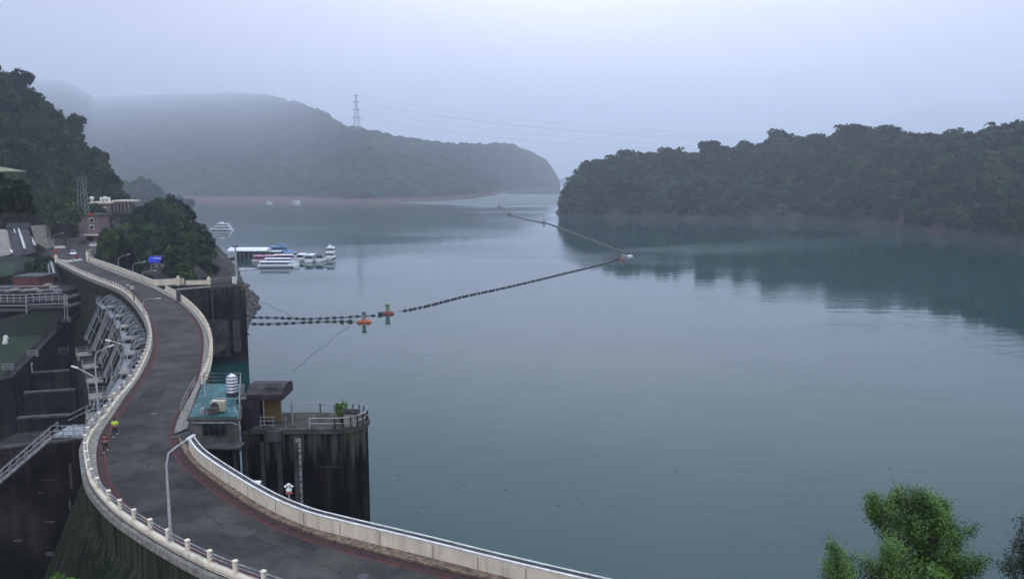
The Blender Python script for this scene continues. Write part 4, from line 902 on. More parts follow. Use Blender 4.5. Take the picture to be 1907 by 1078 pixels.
# ================================================================ SPILLWAY
bays = along([p for p in L_out if P(219, 540).y > p.y > P(185, 783).y], 12.6, 9)
sp_pts = bays
gate_no = ['farthest', 'second farthest', 'third farthest', 'fourth farthest', 'fifth farthest', 'sixth farthest', 'seventh farthest', 'eighth farthest']
for i, (p, d) in enumerate(sp_pts):
    n_ = Vector((d.y, -d.x, 0))                    # downstream: right of travel
    n_ = -Vector((-d.y, d.x, 0))
    rz = math.atan2(d.y, d.x); M = Matrix.Rotation(rz, 3, 'Z')
    def W(u, v, z): return p+d*u+n_*v+Vector((0, 0, z-p.z))
    # pier: vertical at the crest, sloping down to a low platform
    t = thing('spillway_pier', W(0, 0, 2), f'{gate_no[i]} sloping concrete spillway pier below the left balustrade', 'pier', 'spillway piers')
    prof = [(.3, 13.4), (3.0, 13.2), (3.3, 11.9), (6.6, 4.6), (9.2, 4.2), (9.2, -36), (.3, -36)]
    mb = MB(); vs = [W(s_*.65, a, z) for s_ in (-1, 1) for a, z in prof]; m_ = len(prof)
    tri = tessellate_polygon([[Vector((a, z, 0)) for a, z in prof]])
    mb.add(vs, [tuple(q) for q in tri]+[tuple(m_+k for k in q[::-1]) for q in tri]+[(k, (k+1) % m_, m_+(k+1) % m_, m_+k) for k in range(m_)]); mb.build('wall', mat('pier_concrete', (.075, .075, .07), (.02, .021, .022), .9, .5, .03, 4, spec=.2, streak=(1.1, (.03, .03, .032))), t)
    mb = MB()
    for s_ in (-1, 1): mb.bar(W(s_*.62, 3.1, 12.4), W(s_*.62, 6.5, 4.8), .2, .2)
    mb.build('edge_strip', CONC, t)
    mb = MB(); mb.box(W(0, 7.9, 4.35), (3.6, 2.6, .3), M=M); mb.box(W(0, 9.0, 3.9), (3.6, .3, .9), M=M); mb.build('platform', CONC, t)
    MB().box(W(0, 1.7, 13.5), (2.6, 3.0, .25), M=M).build('landing', CONC, t)
    mb = MB()
    for z in (.5, 1.0):
        mb.tube([W(-1.7, 6.8, 4.5+z), W(-1.7, 9.1, 4.5+z), W(1.7, 9.1, 4.5+z), W(1.7, 6.8, 4.5+z)], .04, 5)
        mb.tube([W(-.6, 2.4, 12+z), W(-.6, 6.3, 4.6+z), W(-.6, 6.9, 4.5+z)], .045, 5)
        mb.tube([W(-1.2, .2, 13.6+z), W(-1.2, 2.0, 13.6+z), W(1.2, 2.0, 13.6+z), W(1.2, .2, 13.6+z)], .04, 5)
    for a, b in ((-1.7, 9.1), (0, 9.1), (1.7, 9.1), (-1.7, 7), (1.7, 7)): mb.box(W(a, b, 5.0), (.07, .07, 1.0))
    for a, b in ((-1.2, 2), (0, 2), (1.2, 2), (-1.2, .4), (1.2, .4)): mb.box(W(a, b, 14.1), (.07, .07, 1.0))
    for k in range(5): q = k/4; mb.box(W(-.6, 2.4+3.9*q, 12.5-7.4*q), (.07, .07, 1.0))
    mb.build('handrail', LSTEEL, t)
    # gate in the bay just before the pier
    u0, u1 = -11.0, -1.6
    g = thing('spillway_gate', W(-6, 1.5, 8), f'{gate_no[i]} arched spillway gate with stacked horizontal girders', 'gate', 'spillway gates')
    arc = [(.7+2.5*math.sin(a), 10.2+4.2*math.cos(a)) for a in np.linspace(-.25, 1.9, 14)]
    mb = MB(); A = [W(u0+.2, v-.15, z) for v, z in arc]; B = [W(u1-.2, v-.15, z) for v, z in arc]; mb.strip(A, B); mb.build('skin_plate', DSTEEL, g)
    mb = MB()
    for v, z in arc[1::2]: mb.bar(W(u0+.2, v+.1, z), W(u1-.2, v+.1, z), .18, .16)
    mb.build('girder', mat('girder_steel', (.14, .145, .15), (.04, .042, .045), .7, 1.5), g)
    mb = MB()
    for u in (u0+.3, (u0+u1)/2, u1-.3): mb.tube([W(u, v+.25, z) for v, z in arc], .12, 6)
    mb.build('arc_frame', mat('frame_steel', (.30, .31, .32), (.12, .125, .13), .6, 1.5), g)
    # hoist deck
    h_ = thing('hoist_platform', W(-6, 1.2, 13.5), f'{gate_no[i]} hoist walkway with handrails and machinery under the crest road', 'walkway', 'hoist walkways')
    mb = MB(); mb.box(W(-6.2, 3.3, 12.9), (9.2, .9, .14), M=M); mb.box(W(-6.2, .25, 12.8), (9.2, .2, .25), M=M); mb.build('deck', LSTEEL, h_)
    mb = MB()
    for z in (.55, 1.05): mb.tube([W(-10.7, .9, 13+z), W(-10.7, 3.7, 13+z), W(-7.6, 3.7, 13+z), W(-6.8, 3.7, 13.9+z), W(-5.6, 3.7, 13.9+z), W(-4.8, 3.7, 13+z), W(-1.8, 3.7, 13+z)], .045, 5)
    for u in np.arange(-10.7, -1.7, 1.5): mb.box(W(float(u), 3.7, 13.5), (.07, .07, 1.1))
    mb.build('handrail', LSTEEL, h_)
    mb = MB(); mb.box(W(-6.2, .95, 14.0), (1.5, .7, .7), M=M); mb.tube([W(-9.6, .95, 14), W(-2.8, .95, 14)], .11, 6); mb.box(W(-9.3, .95, 13.95), (.7, .6, .55), M=M); mb.box(W(-3.1, .95, 13.95), (.7, .6, .55), M=M); mb.build('winch', CONC, h_)
# dark stepped basin walls downstream
for i, (xl, xr, yy, z, lab) in enumerate([(55, 128, 662, 0, 'topmost'), (48, 130, 695, 0, 'second from the top'), (45, 140, 731, 0, 'third from the top'), (33, 128, 778, 0, 'lowest')]):
    a = P(xl, yy, z); b = P(xr, yy-6, z); t = thing('basin_wall', a, f'dark cross wall with a pale coping in the spillway basin, {lab} of four', 'wall', 'basin walls')
    mb = MB(); mb.bar(a+Vector((0, 0, -18)), b+Vector((0, 0, -18)), .9, 35.6); mb.build('wall', DARK, t)
    mb = MB(); mb.bar(a, b, 1.1, .35); mb.build('coping', GREY, t)
    if i == 0: railing('handrail', [a+Vector((0, 0, .2)), b+Vector((0, 0, .2))], 1.0, None, parent=t, nrail=2, m=STEEL)
    if i == 1:
        q = a.lerp(b, .12); mb = MB(); mb.box(q+Vector((0, 0, 1)), (.45, .4, 1.8)); mb.box(q+Vector((-.2, 0, 1.95)), (1.1, .5, .35)); mb.build('marker_post', COPING, t)
# walkway strip climbing to the crest
ws = [P(-40, 715, 1.5), P(22, 703, 2), P(62, 664, 3), P(118, 606, 5.5), P(182, 549, 11.5)]
t = thing('retaining_wall', ws[1], 'narrow ramp wall climbing from the grass bank to the dam face', 'wall')
mb = MB(); mb.strip(ws, offs(ws, 2.2)); mb.strip(ws, [Vector((q.x, q.y, q.z-30)) for q in ws]); mb.build('wall', DARK, t)
mb = MB(); wallstrip(mb, ws, .3, .35); mb.build('coping', GREY, t)
railing('handrail', ws[1:], 1.0, None, parent=t, nrail=2, sp=3, m=DSTEEL)
gr = MB(); A = offs(ws, 2.2); Bk = [P(-80, 560, 6), P(-40, 600, 5), P(30, 620, 4.6), P(105, 600, 6.2), P(160, 552, 11)]
gr.strip(up(A, -.2), Bk); tag(gr.build('grass_bank', GRASS), kind='structure')
for i, (px, py, z, lab) in enumerate([(60, 664, 3.2, 'on the ramp wall where the basin wall meets it'), (122, 600, 6.5, 'small pale stair landing on the ramp wall'), (14, 690, 2.5, 'by the lower corner of the grass bank')]):
    c = P(px, py, z); mb = MB()
    for k in range(3): mb.box(c+Vector((0, .3*k, .35+.4*k)), (1.9, .12, .12))
    mb.box(c+Vector((-.9, .3, .6)), (.12, .9, 1.2)); mb.box(c+Vector((.9, .3, .6)), (.12, .9, 1.2)); tag(mb.build('pipe_barrier', LSTEEL), 'pale pipe guard frame '+('' if i == 1 else '')+lab, 'railing')
# big dark pier with a metal walkway, foreground left
bp = thing('buttress_wall', P(90, 826, 14.2), 'large dark weathered concrete buttress below the metal stair, bottom left', 'wall')
a = P(-30, 838, 14.2); b = P(163, 818, 14.2)
mb = MB(); vs = [(a.x, a.y, -40), (b.x, b.y, -40), (b.x, b.y+5, -40), (a.x, a.y+5, -40), (a.x, a.y, 14.2), (b.x, b.y, 14.2), (b.x, b.y+5, 14.2), (a.x, a.y+5, 14.2)]
mb.add(vs, [(0, 1, 5, 4), (1, 2, 6, 5), (2, 3, 7, 6), (3, 0, 4, 7), (4, 5, 6, 7)]); mb.build('wall', DARK, bp)
mb = MB(); mb.bar(a+Vector((0, -.05, .1)), b+Vector((0, -.05, .1)), .3, .25); mb.build('coping', GREY, bp)
mb = MB(); g2 = random.Random(5)
for px, py, w_, h_ in [(55, 928, .9, .12), (68, 985, 1.6, .14), (20, 1012, 1.4, .2), (95, 1012, 2.2, .7), (70, 1045, 2.2, .4), (104, 958, .3, 1.0), (60, 905, 2.4, .06), (105, 905, .2, 2.6)]:
    q = PY(px, py, a.y-.02); mb.box((q.x, a.y-.0+(b.y-a.y)*(q.x-a.x)/(b.x-a.x), q.z), (w_, .08, h_))
mb.build('mortar_patch', GREY, bp)
st = thing('metal_stair', P(95, 812, 15), 'galvanised metal stair and landing leading down from the crest, left foreground', 'stair')
sy = min(a.y, b.y)-1.4; l0, l1, l2 = PY(98, 812, sy), PY(158, 818, sy), PY(-25, 918, sy); l1.z = l0.z
l3 = P(112, 795, 15)
mb = MB(); mb.add([l0, l1, l1+Vector((1.2, 3.2, 0)), l0+Vector((-.3, 3.2, 0))], [(0, 1, 2, 3)]); mb.bar(l0, l1, .12, .25); mb.bar(l0+Vector((0, 3.2, 0)), l1+Vector((1, 3.2, 0)), .12, .2); mb.build('landing', LSTEEL, st)
mb = MB()
for o_ in (Vector((0, 0, 0)), Vector((-.1, 1.1, 0))):
    mb.bar(l0+o_, l2+o_, .1, .28)
ns = 24
for k in range(ns): q = l0.lerp(l2, (k+.5)/ns)+Vector((0, .55, 0)); mb.box(q, (.3, 1.1, .04))
mb.build('flight', LSTEEL, st)
mb = MB()
for o_ in (Vector((0, 0, 0)), Vector((-.1, 1.1, 0))):
    for z in (.5, 1.0): mb.tube([l2+o_+Vector((0, 0, z)), l0+o_+Vector((0, 0, z))]+([l1+Vector((0, 0, z)), l1+Vector((2.0, .5, z+1.2))] if o_.y == 0 else []), .045, 5)
    for k in range(9): q = l0.lerp(l2, k/8)+o_; mb.box(q+Vector((0, 0, .5)), (.07, .07, 1.0))
for z in (.5, 1.0): mb.tube([l0+Vector((-.3, 3.2, z)), l0+Vector((1.2, 4.8, z+.7)), l1+Vector((-.5, 4.8, z+.7))], .045, 5)
for k in range(4): q = l0.lerp(l1, k/3); mb.box(q+Vector((0, 0, .5)), (.07, .07, 1.0))
mb.build('handrail', LSTEEL, st)
# ================================================================ FAR END: gatehouse, tower, chute, downstream building
def bxp(mb, x0, y0, x1, y1, Y, dep, dz0=0):      # block whose front face fills the given sight window at depth Y
    a = PY(x0, (y0+y1)/2, Y); b = PY(x1, (y0+y1)/2, Y); t_ = PY((x0+x1)/2, y0, Y).z; o_ = PY((x0+x1)/2, y1, Y).z-dz0
    mb.box(((a.x+b.x)/2, Y+dep/2, (t_+o_)/2), (b.x-a.x, dep, t_-o_)); return mb
Yg = P(165, 449).y
gh = thing('gatehouse', P(165, 449), 'pinkish concrete gatehouse block with two framed windows at the far junction', 'building')
bxp(MB(), 147, 402, 184, 449, Yg, 8, .3).build('wall', PINKC, gh)
bxp(MB(), 146, 399, 185, 402, Yg-.2, 8.4).build('roof', GREY, gh)
bxp(MB(), 163, 397, 176, 403, Yg-.45, .2).build('sign_board', REDP, gh)
for y in (405.5, 418.5):
    wn = bxp(MB(), 166, y, 175, y+9, Yg-.12, .1).build('window', COPING, gh); bxp(MB(), 167.2, y+2, 174, y+8, Yg-.2, .05).build('pane', GLASS, wn)
bxp(MB(), 155, 437, 182, 439, Yg-2.4, 2.4).build('canopy', WHITE, gh)
bxp(MB(), 161, 440, 172, 449, Yg-.1, .1, .1).build('door', GLASS, gh)
Yb = 338
bh = thing('intake_house', PY(200, 425, Yb), 'flat-roofed lakeside gate tower with a column of small windows behind the gatehouse', 'building')
bxp(MB(), 180, 379, 208, 428, Yb, 7).build('tower_wall', PINKC, bh)
bxp(MB(), 208, 380, 240, 400, Yb+1, 6).build('wing_wall', GREY, bh)
mb = bxp(MB(), 166, 376, 209, 379.5, Yb-1, 9); bxp(mb, 209.2, 373, 244, 375.5, Yb, 8); mb.build('roof', WHITE, bh)
mb = MB()
for x in (212, 218, 224, 231, 238): bxp(mb, x, 376, x+2, 396, Yb-.4, .8)
mb.build('column', PINKC, bh).name = 'colonnade'
fr = bxp(MB(), 188.5, 385, 200, 420, Yb-.2, .2).build('window_strip', WHITE, bh)
mb = MB()
for k in range(5):
    for x in (190.2, 194.9): bxp(mb, x, 387+k*6.4, x+3.4, 391.3+k*6.4, Yb-.3, .1)
mb.build('pane', GLASS, fr)
for i, (x, y) in enumerate([(171, 373), (196, 371)]):
    c = PY(x, 376, Yb+2); mb = MB(); mb.lathe(c, [(.5, 0), (.45, .8), (.9, 1.0), (1.0, 1.6), (.7, 2.1), (.1, 2.3)], 12)
    if i: mb.lathe(c+Vector((1.6, 0, 0)), [(.6, 0), (.6, 1.6), (.2, 2.0)], 10); mb.lathe(c+Vector((-1.6, 0, 0)), [(.6, 0), (.6, 1.6), (.2, 2.0)], 10)
    tag(mb.build('rooftop_tank', COPING), ['single white round tank at the left end of the flat lakeside roof', 'cluster of three white round tanks in the middle of the flat lakeside roof'][i], 'tank')
# lattice mast
c = PY(157, 415, 300); top = PY(157, 338, 300).z; t = thing('lattice_mast', c, 'thin lattice mast with a box head rising behind the gatehouse', 'mast')
mb = MB(); H_ = top-c.z
def leg(sx, sy, q): w_ = 1.5-.5*q; return c+Vector((sx*w_, sy*w_, H_*q))
for sx, sy in ((1, 1), (1, -1), (-1, 1), (-1, -1)): mb.tube([leg(sx, sy, 0), leg(sx, sy, 1)], .08, 4)
for k in range(8):
    for (a, b), (d, e_) in (((-1, -1), (1, -1)), ((1, -1), (1, 1)), ((1, 1), (-1, 1)), ((-1, 1), (-1, -1))):
        mb.tube([leg(a, b, k/8), leg(d, e_, (k+1)/8)], .05, 3)
mb.build('lattice', STEEL, t); mb = MB(); mb.box((c.x, c.y, top+.8), (3.6, 2.0, 1.8)); mb.tube([(c.x, c.y, top+1.7), (c.x, c.y, top+7)], .06, 5); mb.build('head', GREY, t)
# junction clutter
def car(loc, rz, paint, label, s=1.0):
    t = thing('parked_car' if 'parked' in label else 'car', loc, label, 'car', rz=rz)
    def ring(x, hw, z0, z1, r=.12): return [Vector((x, -hw, z0)), Vector((x, hw, z0)), Vector((x, hw, z1-r)), Vector((x, hw-r, z1)), Vector((x, -hw+r, z1)), Vector((x, -hw, z1-r))]
    mb = MB(); mb.hull([ring(-2.15, .72, .35, .75), ring(-2.0, .84, .25, .88), ring(-1.0, .87, .22, .92), ring(.9, .87, .22, .92), ring(1.9, .82, .25, .80), ring(2.12, .68, .35, .68)]); mb.build('body', paint, t, local=True)
    mb = MB(); mb.hull([ring(-1.75, .72, .88, .95), ring(-1.1, .68, .88, 1.42), ring(.25, .68, .88, 1.45), ring(1.05, .74, .88, .95)]); mb.build('cabin', GLASS, t, local=True)
    mb = MB(); mb.hull([ring(-1.1, .60, 1.41, 1.47, .04), ring(.25, .60, 1.43, 1.50, .04)]); mb.build('roof', paint, t, local=True)
    for x in (-1.35, 1.35):
        for y in (-.8, .8):
            mb = MB(); mb.tube([(x, y-.1, .32), (x, y+.1, .32)], .32, 14); wl = mb.build('wheel', BLACKP, t, local=True)
            mb = MB(); mb.tube([(x, y-.11, .32), (x, y+.11, .32)], .18, 10); mb.build('rim', STEEL, wl, local=True)
    for y in (-.55, .55): mb = MB(); mb.box((2.07, y, .62), (.1, .3, .14)); mb.build('headlight', COPING, t, local=True)
    return t
WPAINT = mat('white_car_paint', (.75, .75, .76), (.7, .7, .71), .25, 1, spec=.5); DPAINT = mat('dark_car_paint', (.03, .035, .05), None, .25, 1, spec=.5)
car(P(136.5, 475), R(-62), WPAINT, 'white car driving towards the dam behind the barrier at the junction')
car(P(160, 455), R(8), DPAINT, 'dark car parked in front of the gatehouse canopy')
car(P(184, 455.5), R(5), mat('silver_paint', (.4, .41, .42), None, .3, 1, metal=.4), 'silver car parked right of the gatehouse door')
bt = thing('barrier_gate', P(100, 481), 'red and white boom barrier across the far end of the road', 'barrier')
a, b = P(100, 481), P(142, 480.5); mb = MB(); mb.box(a+Vector((0, 0, .55)), (.5, .5, 1.1)); mb.build('housing', REDP, bt)
mb = MB(); mb.bar(a+Vector((0, 0, .95)), b+Vector((0, 0, .95)), .1, .14); mb.build('boom', DSTEEL, bt)
mb = MB(); mb.box(b+Vector((0, 0, .5)), (.45, .45, 1.0)); mb.build('rest_post', REDP, bt)
for i, (px, py) in enumerate([(117, 488), (123, 488.5), (131, 488), (140, 486.5), (149, 485.5)]):
    c = P(px, py); mb = MB(); mb.hull([[c+Vector((x, y, z)) for x, y in ((-w_, -.2), (w_, -.2), (w_, .2), (-w_, .2))] for z, w_ in ((0, .62), (.35, .5), (.6, .34))])
    tag(mb.build('barrier_block', COPING), 'low white concrete block in the row across the road behind the valley-side pillar', 'barrier block', 'white blocks across the road end')
for i, (px, py, w_) in enumerate([(112, 463, 3.0), (104, 470.5, 2.0), (178, 459, 4)]):
    c = P(px, py); mb = MB(); mb.box(c+Vector((0, 0, .5)), (w_, .3, .8), rz=.4 if i < 2 else 0)
    tag(mb.build('road_barrier', COPING if i != 1 else REDP), ['white road barrier slanting beside the far street lamp', 'short red road barrier by the far street lamp', 'long white road barrier in front of the silver car'][i], 'barrier')
c = P(168, 484); mb = MB(); mb.box(c+Vector((0, .3, 1.3)), (1.3, 1.3, 2.6)); mb.box(c+Vector((0, .3, 2.7)), (1.8, 1.8, .2)); tag(mb.build('guard_booth', CONC), 'narrow pale guard booth behind the white gate pillar', 'booth')
# spillway chute on the hillside
Yc = 262
sc_t = thing('spillway_chute', PY(40, 480, Yc), 'steep concrete chute with dark lanes between pale guide walls on the left hillside', 'chute')
def slab(mb, pts4, th=1.0):                       # four points (px,py,Y), extruded back
    q = [PY(*p) for p in pts4]; d_ = Vector((0, th, -th*.5)); mb.add(q+[p+d_ for p in q], [(0, 1, 2, 3), (7, 6, 5, 4), (0, 4, 5, 1), (1, 5, 6, 2), (2, 6, 7, 3), (3, 7, 4, 0)]); return mb
YT, YB = Yc+26, Yc
mb = MB(); slab(mb, [(13, 424, YT), (50, 423, YT), (66, 470, YB), (22, 480, YB)]); mb.build('lane', mat('chute_dark', (.075, .07, .08), (.03, .03, .035), .9, .6, .05, 2, streak=(1, (.05, .05, .05))), sc_t)
mb = MB()
for x0, y0, x1, y1 in [(11, 440, 21, 470), (25, 424, 41, 476), (33.5, 424, 45, 462), (57, 440, 64, 456)]:
    slab(mb, [(x0-1, y0, YT-1.2), (x0+1, y0, YT-1.2), (x1+1.3, y1, YB+1), (x1-1.3, y1, YB+1)], .8)
mb.build('guide_wall', COPING, sc_t)
mb = MB(); slab(mb, [(11, 416, YT-1), (53, 414, YT-1), (54, 424, YT-2), (12, 425, YT-2)], 2); mb.build('header_beam', GREY, sc_t)
mb = MB(); q = [PY(x, y, Yc+8) for x, y in [(57, 421), (84, 419), (86, 442), (93, 462), (88, 465), (80, 459), (66, 452)]]; 
d_ = Vector((0, 3, 0)); n_ = len(q); tri = tessellate_polygon([[Vector((p.x, p.z, 0)) for p in q]]); mb.add(q+[p+d_ for p in q], [tuple(t_) for t_ in tri]+[tuple(n_+k for k in t_[::-1]) for t_ in tri]+[(k, (k+1) % n_, n_+(k+1) % n_, n_+k) for k in range(n_)])
slab(mb, [(-14, 427, Yc+16), (10.5, 427, Yc+16), (21, 474, YB+2), (-14, 480, YB+2)]); mb.build('side_wall', CONC, sc_t)
mb = MB()
for a, b in [((-10, 489), (30, 486)), ((-10, 484), (34, 481))]: mb.tube([P(*a, 8), P(*b, 8)], .14, 6)
mb.box(P(44, 487, 8), (1.4, 1.0, 1.4)); tag(mb.build('railing', LSTEEL), 'pale railing below the foot of the hillside chute', 'railing')
t = thing('flap_gate', P(97, 487, 14), 'pale inclined steel guide leaning on the end of the dam by the cream pillar', 'steel guide')
mb = MB(); mb.bar(PY(95, 488, 205), PY(101, 511, 200), .5, .5); mb.bar(PY(90, 492, 206), PY(94, 520, 200), .25, .25); mb.build('beam', LSTEEL, t)
# dark rocky ground below the chute and behind the downstream building
hd = MB(); hd.add([PY(-120, 478, 255), PY(60, 478, 255), PY(103, 488, 222), PY(125, 560, 185), PY(100, 620, 178), PY(-120, 640, 175)], [(0, 1, 2, 3, 4, 5)]); tag(hd.build('hillside', SOIL), kind='structure')
hd = MB(); hd.add([PY(-60, 490, 235), PY(38, 488, 235), PY(22, 512, 215), PY(-60, 525, 212)], [(0, 3, 2, 1)]); tag(hd.build('lawn', GRASS), kind='structure')
def bushmass(px, py, Y, r, seed, lab='dark bush in the gully below the hillside chute', grp='dark bushes by the chute'):
    c = PY(px, py, Y); return shrub('bush', c-Vector((0, 0, r*.6)), r, seed, LEAFF, lab, 'bush', n=900, leaf=.10, group=grp)
for i, (px, py, Y, r) in enumerate([(64, 497, 232, 2.8), (78, 500, 226, 3.2), (70, 512, 222, 3.0), (54, 510, 226, 2.3), (86, 515, 214, 2.6), (70, 526, 212, 2.6), (90, 492, 232, 2.4), (50, 520, 218, 2.2), (95, 526, 206, 2.0), (82, 488, 236, 2.4)]): bushmass(px, py, Y, r, 500+i)
for i in range(16):
    px = -5+i*8.6; bushmass(px, 396+3*math.sin(i*2.1)+(9 if i > 10 else 0), 290+(i % 3)*4, 3.0, 540+i, 'dark leafy tree crown crowding the top of the hillside chute', 'dark crowns above the chute')
# downstream building with stepped decks
YD = 186; db = thing('control_building', PY(55, 622, YD), 'dim multi-deck building with railed terraces by the grass bank', 'building')
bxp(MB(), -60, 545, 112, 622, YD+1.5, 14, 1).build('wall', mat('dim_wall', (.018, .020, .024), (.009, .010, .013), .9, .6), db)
mb = bxp(MB(), -60, 561.5, 56, 565, YD-1.5, 16); bxp(mb, 56.2, 558.5, 116, 562, YD-2.5, 17)
mb.build('upper_terrace', GREY, db)
mb = bxp(MB(), -60, 577, 54, 580, YD-3, 17); bxp(mb, 54.3, 571, 128, 574.5, YD-4, 18); mb.build('lower_terrace', GREY, db)
mb = MB()
for (xa, ya, xb, yb_, Y_) in [(-60, 549, 52, 549, YD-1.5), (-60, 555, 52, 555, YD-1.5), (52, 548, 116, 545.5, YD-2.5), (52, 554, 116, 551, YD-2.5), (-60, 569, 54, 569, YD-3), (54, 567, 128, 565, YD-4), (-60, 541, 114, 539, YD+1), (-60, 534, 100, 533, YD+5)]:
    mb.tube([PY(xa, ya, Y_), PY(xb, yb_, Y_)], .1, 5)
for x in range(-10, 128, 12): a = PY(x, 562, YD-2.5); mb.box((a.x, YD-2.5, a.z+.8), (.1, .1, 1.9))
for x in (48, 119, 124): mb.tube([PY(x, 548, YD-3.5), PY(x+2, 596, YD-3.5)], .13, 6)
mb.build('railing', STEEL, db)
ga = bxp(MB(), 52, 583, 103, 618, YD-1.2, 3, .5).build('garage_wall', mat('pale_green_wall', (.22, .25, .19), (.15, .17, .14), .9, 1), db)
mb = bxp(MB(), 57, 590, 62, 616, YD-1.35, .15); bxp(mb, 89, 588, 93, 614, YD-1.35, .15); mb.build('opening', GLASS, ga)
mb = MB()
for x in (-20, -8, 4, 16, 28):
    for y in (590, 606): bxp(mb, x, y, x+9, y+12, YD+1.3, .1)
mb.build('window', mat('blue_window', (.03, .055, .09), (.02, .03, .05), .3, 1, spec=.5), db)
br = bxp(MB(), 24, 517, 74, 541, YD+6, 6).build('roof_room', BRICK, db); bxp(MB(), 22, 514.5, 76, 517, YD+5.6, 7).build('roof', DSTEEL, br)
mb = MB()
for i, (x, y) in enumerate([(20, 538), (38, 540), (55, 538), (80, 530), (92, 534), (98, 541), (8, 541), (68, 541)]): bxp(mb, x, y, x+9, y+3.5, YD+2, 2)
mb.build('roof_unit', CONC, db)
for i, (px, py) in enumerate([(11, 632), (10, 640)]):
    c = P(px, py, 4.5); mb = MB(); mb.lathe(c, [(.5, 0), (.55, .3), (.4, .8), (.1, 1.0)], 10); tag(mb.build('lawn_lantern', COPING), ['upper', 'lower'][i]+' small white lantern on the grass bank at the left edge', 'lantern')
# pavilion whose roof corner shows at the left edge
Yp = 150; pv_ = thing('pavilion', PY(-40, 420, Yp), 'pavilion at the left edge with a yellow-green pyramid roof corner', 'pavilion')
e0 = PY(49, 319, Yp+12); zc = e0.z; half = 9.0; cx_ = e0.x-half; mb = MB()
mb.add([(cx_-half, Yp, zc), (cx_+half, Yp, zc), (cx_+half, Yp+12, zc), (cx_-half, Yp+12, zc), (cx_, Yp+6, zc+2.2), (cx_-half, Yp, zc-.25), (cx_+half, Yp, zc-.25), (cx_+half, Yp+12, zc-.25), (cx_-half, Yp+12, zc-.25)],
       [(0, 1, 4), (1, 2, 4), (2, 3, 4), (3, 0, 4), (0, 5, 6, 1), (1, 6, 7, 2), (2, 7, 8, 3), (3, 8, 5, 0), (5, 8, 7, 6)]); mb.build('roof', ROOFG, pv_)
mb = MB(); mb.bar((cx_+half, Yp, zc+.08), (cx_, Yp+6, zc+2.28), .2, .15); mb.bar((cx_-half, Yp, zc+.08), (cx_, Yp+6, zc+2.28), .2, .15); mb.build('ridge_tile', GREY, pv_)
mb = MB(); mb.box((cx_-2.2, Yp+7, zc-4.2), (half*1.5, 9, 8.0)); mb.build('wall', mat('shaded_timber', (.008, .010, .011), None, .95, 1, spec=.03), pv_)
for i, (px, py, Y, r) in enumerate([(10, 362, 146, 2.4), (30, 366, 146, 2.4), (0, 385, 146, 2.6), (24, 386, 147, 2.4), (42, 385, 150, 2.2), (42, 352, 148, 1.9), (8, 345, 149, 1.5), (46, 368, 148, 2.0), (26, 345, 147, 1.6), (52, 392, 150, 1.6)]):
    bushmass(px, py, Y, r, 580+i, 'dark foliage crowding the shaded pavilion at the left edge', 'foliage around the pavilion')
c = PY(9, 281, 200); mb = MB(); mb.box(c, (1.4, .6, .5)); mb.tube([c-Vector((0, 0, 9)), c], .15, 5); tag(mb.build('floodlight_mast', GREY), 'small pale floodlight on a mast among the trees at the left edge', 'floodlight')
# blue awning kiosk and lake fence
Yk = P(294, 505).y+12; ks = thing('awning_kiosk', PY(295, 501, Yk), 'bright blue awning over a pale panel among the lakeside bushes', 'kiosk')
a = PY(279, 488, Yk+1); b = PY(307, 479, Yk+1); z1 = PY(295, 479.5, Yk).z; z0 = PY(295, 489, Yk).z
mb = MB(); mb.hull([[Vector((x, Yk-.3, z0)), Vector((x, Yk+2.8, z0)), Vector((x, Yk+2.8, z1)), Vector((x, Yk+1.0, z1+.15)), Vector((x, Yk+.2, z1-.5))] for x in (a.x, b.x)]); mb.build('awning', BLUE, ks)
mb = MB(); bxp(mb, 286, 480.5, 304, 482, Yk-.2, .1); mb.build('white_stripe', COPING, ks)
mb = MB(); bxp(mb, 287, 488, 306, 498, Yk+.4, .2); mb.build('panel', CONC, ks)
mb = MB()
for x in (281, 306.5): bxp(mb, x, 488, x+.8, 504, Yk+.2, .15)
mb.build('post', STEEL, ks)
t = railing('lake_fence', [PY(262, 474, 245), PY(292, 471.5, 250), PY(330, 471, 252)], 1.3, 'pale two-bar fence along the lake drive behind the blue awning', 'fence', nrail=2, m=COPING, r=.06)
for i, (px, py, Y) in enumerate([(256, 463, 255), (310, 462, 258)]):
    c = PY(px, py, Y); mb = MB(); mb.box(c, (1.6, .6, .5)); mb.box(c-Vector((0, 0, 1)), (.12, .12, 1.8)); tag(mb.build('signboard', COPING), ['small white board glinting under the trees left of the blue awning', 'small white board under the trees right of the blue awning'][i], 'sign')
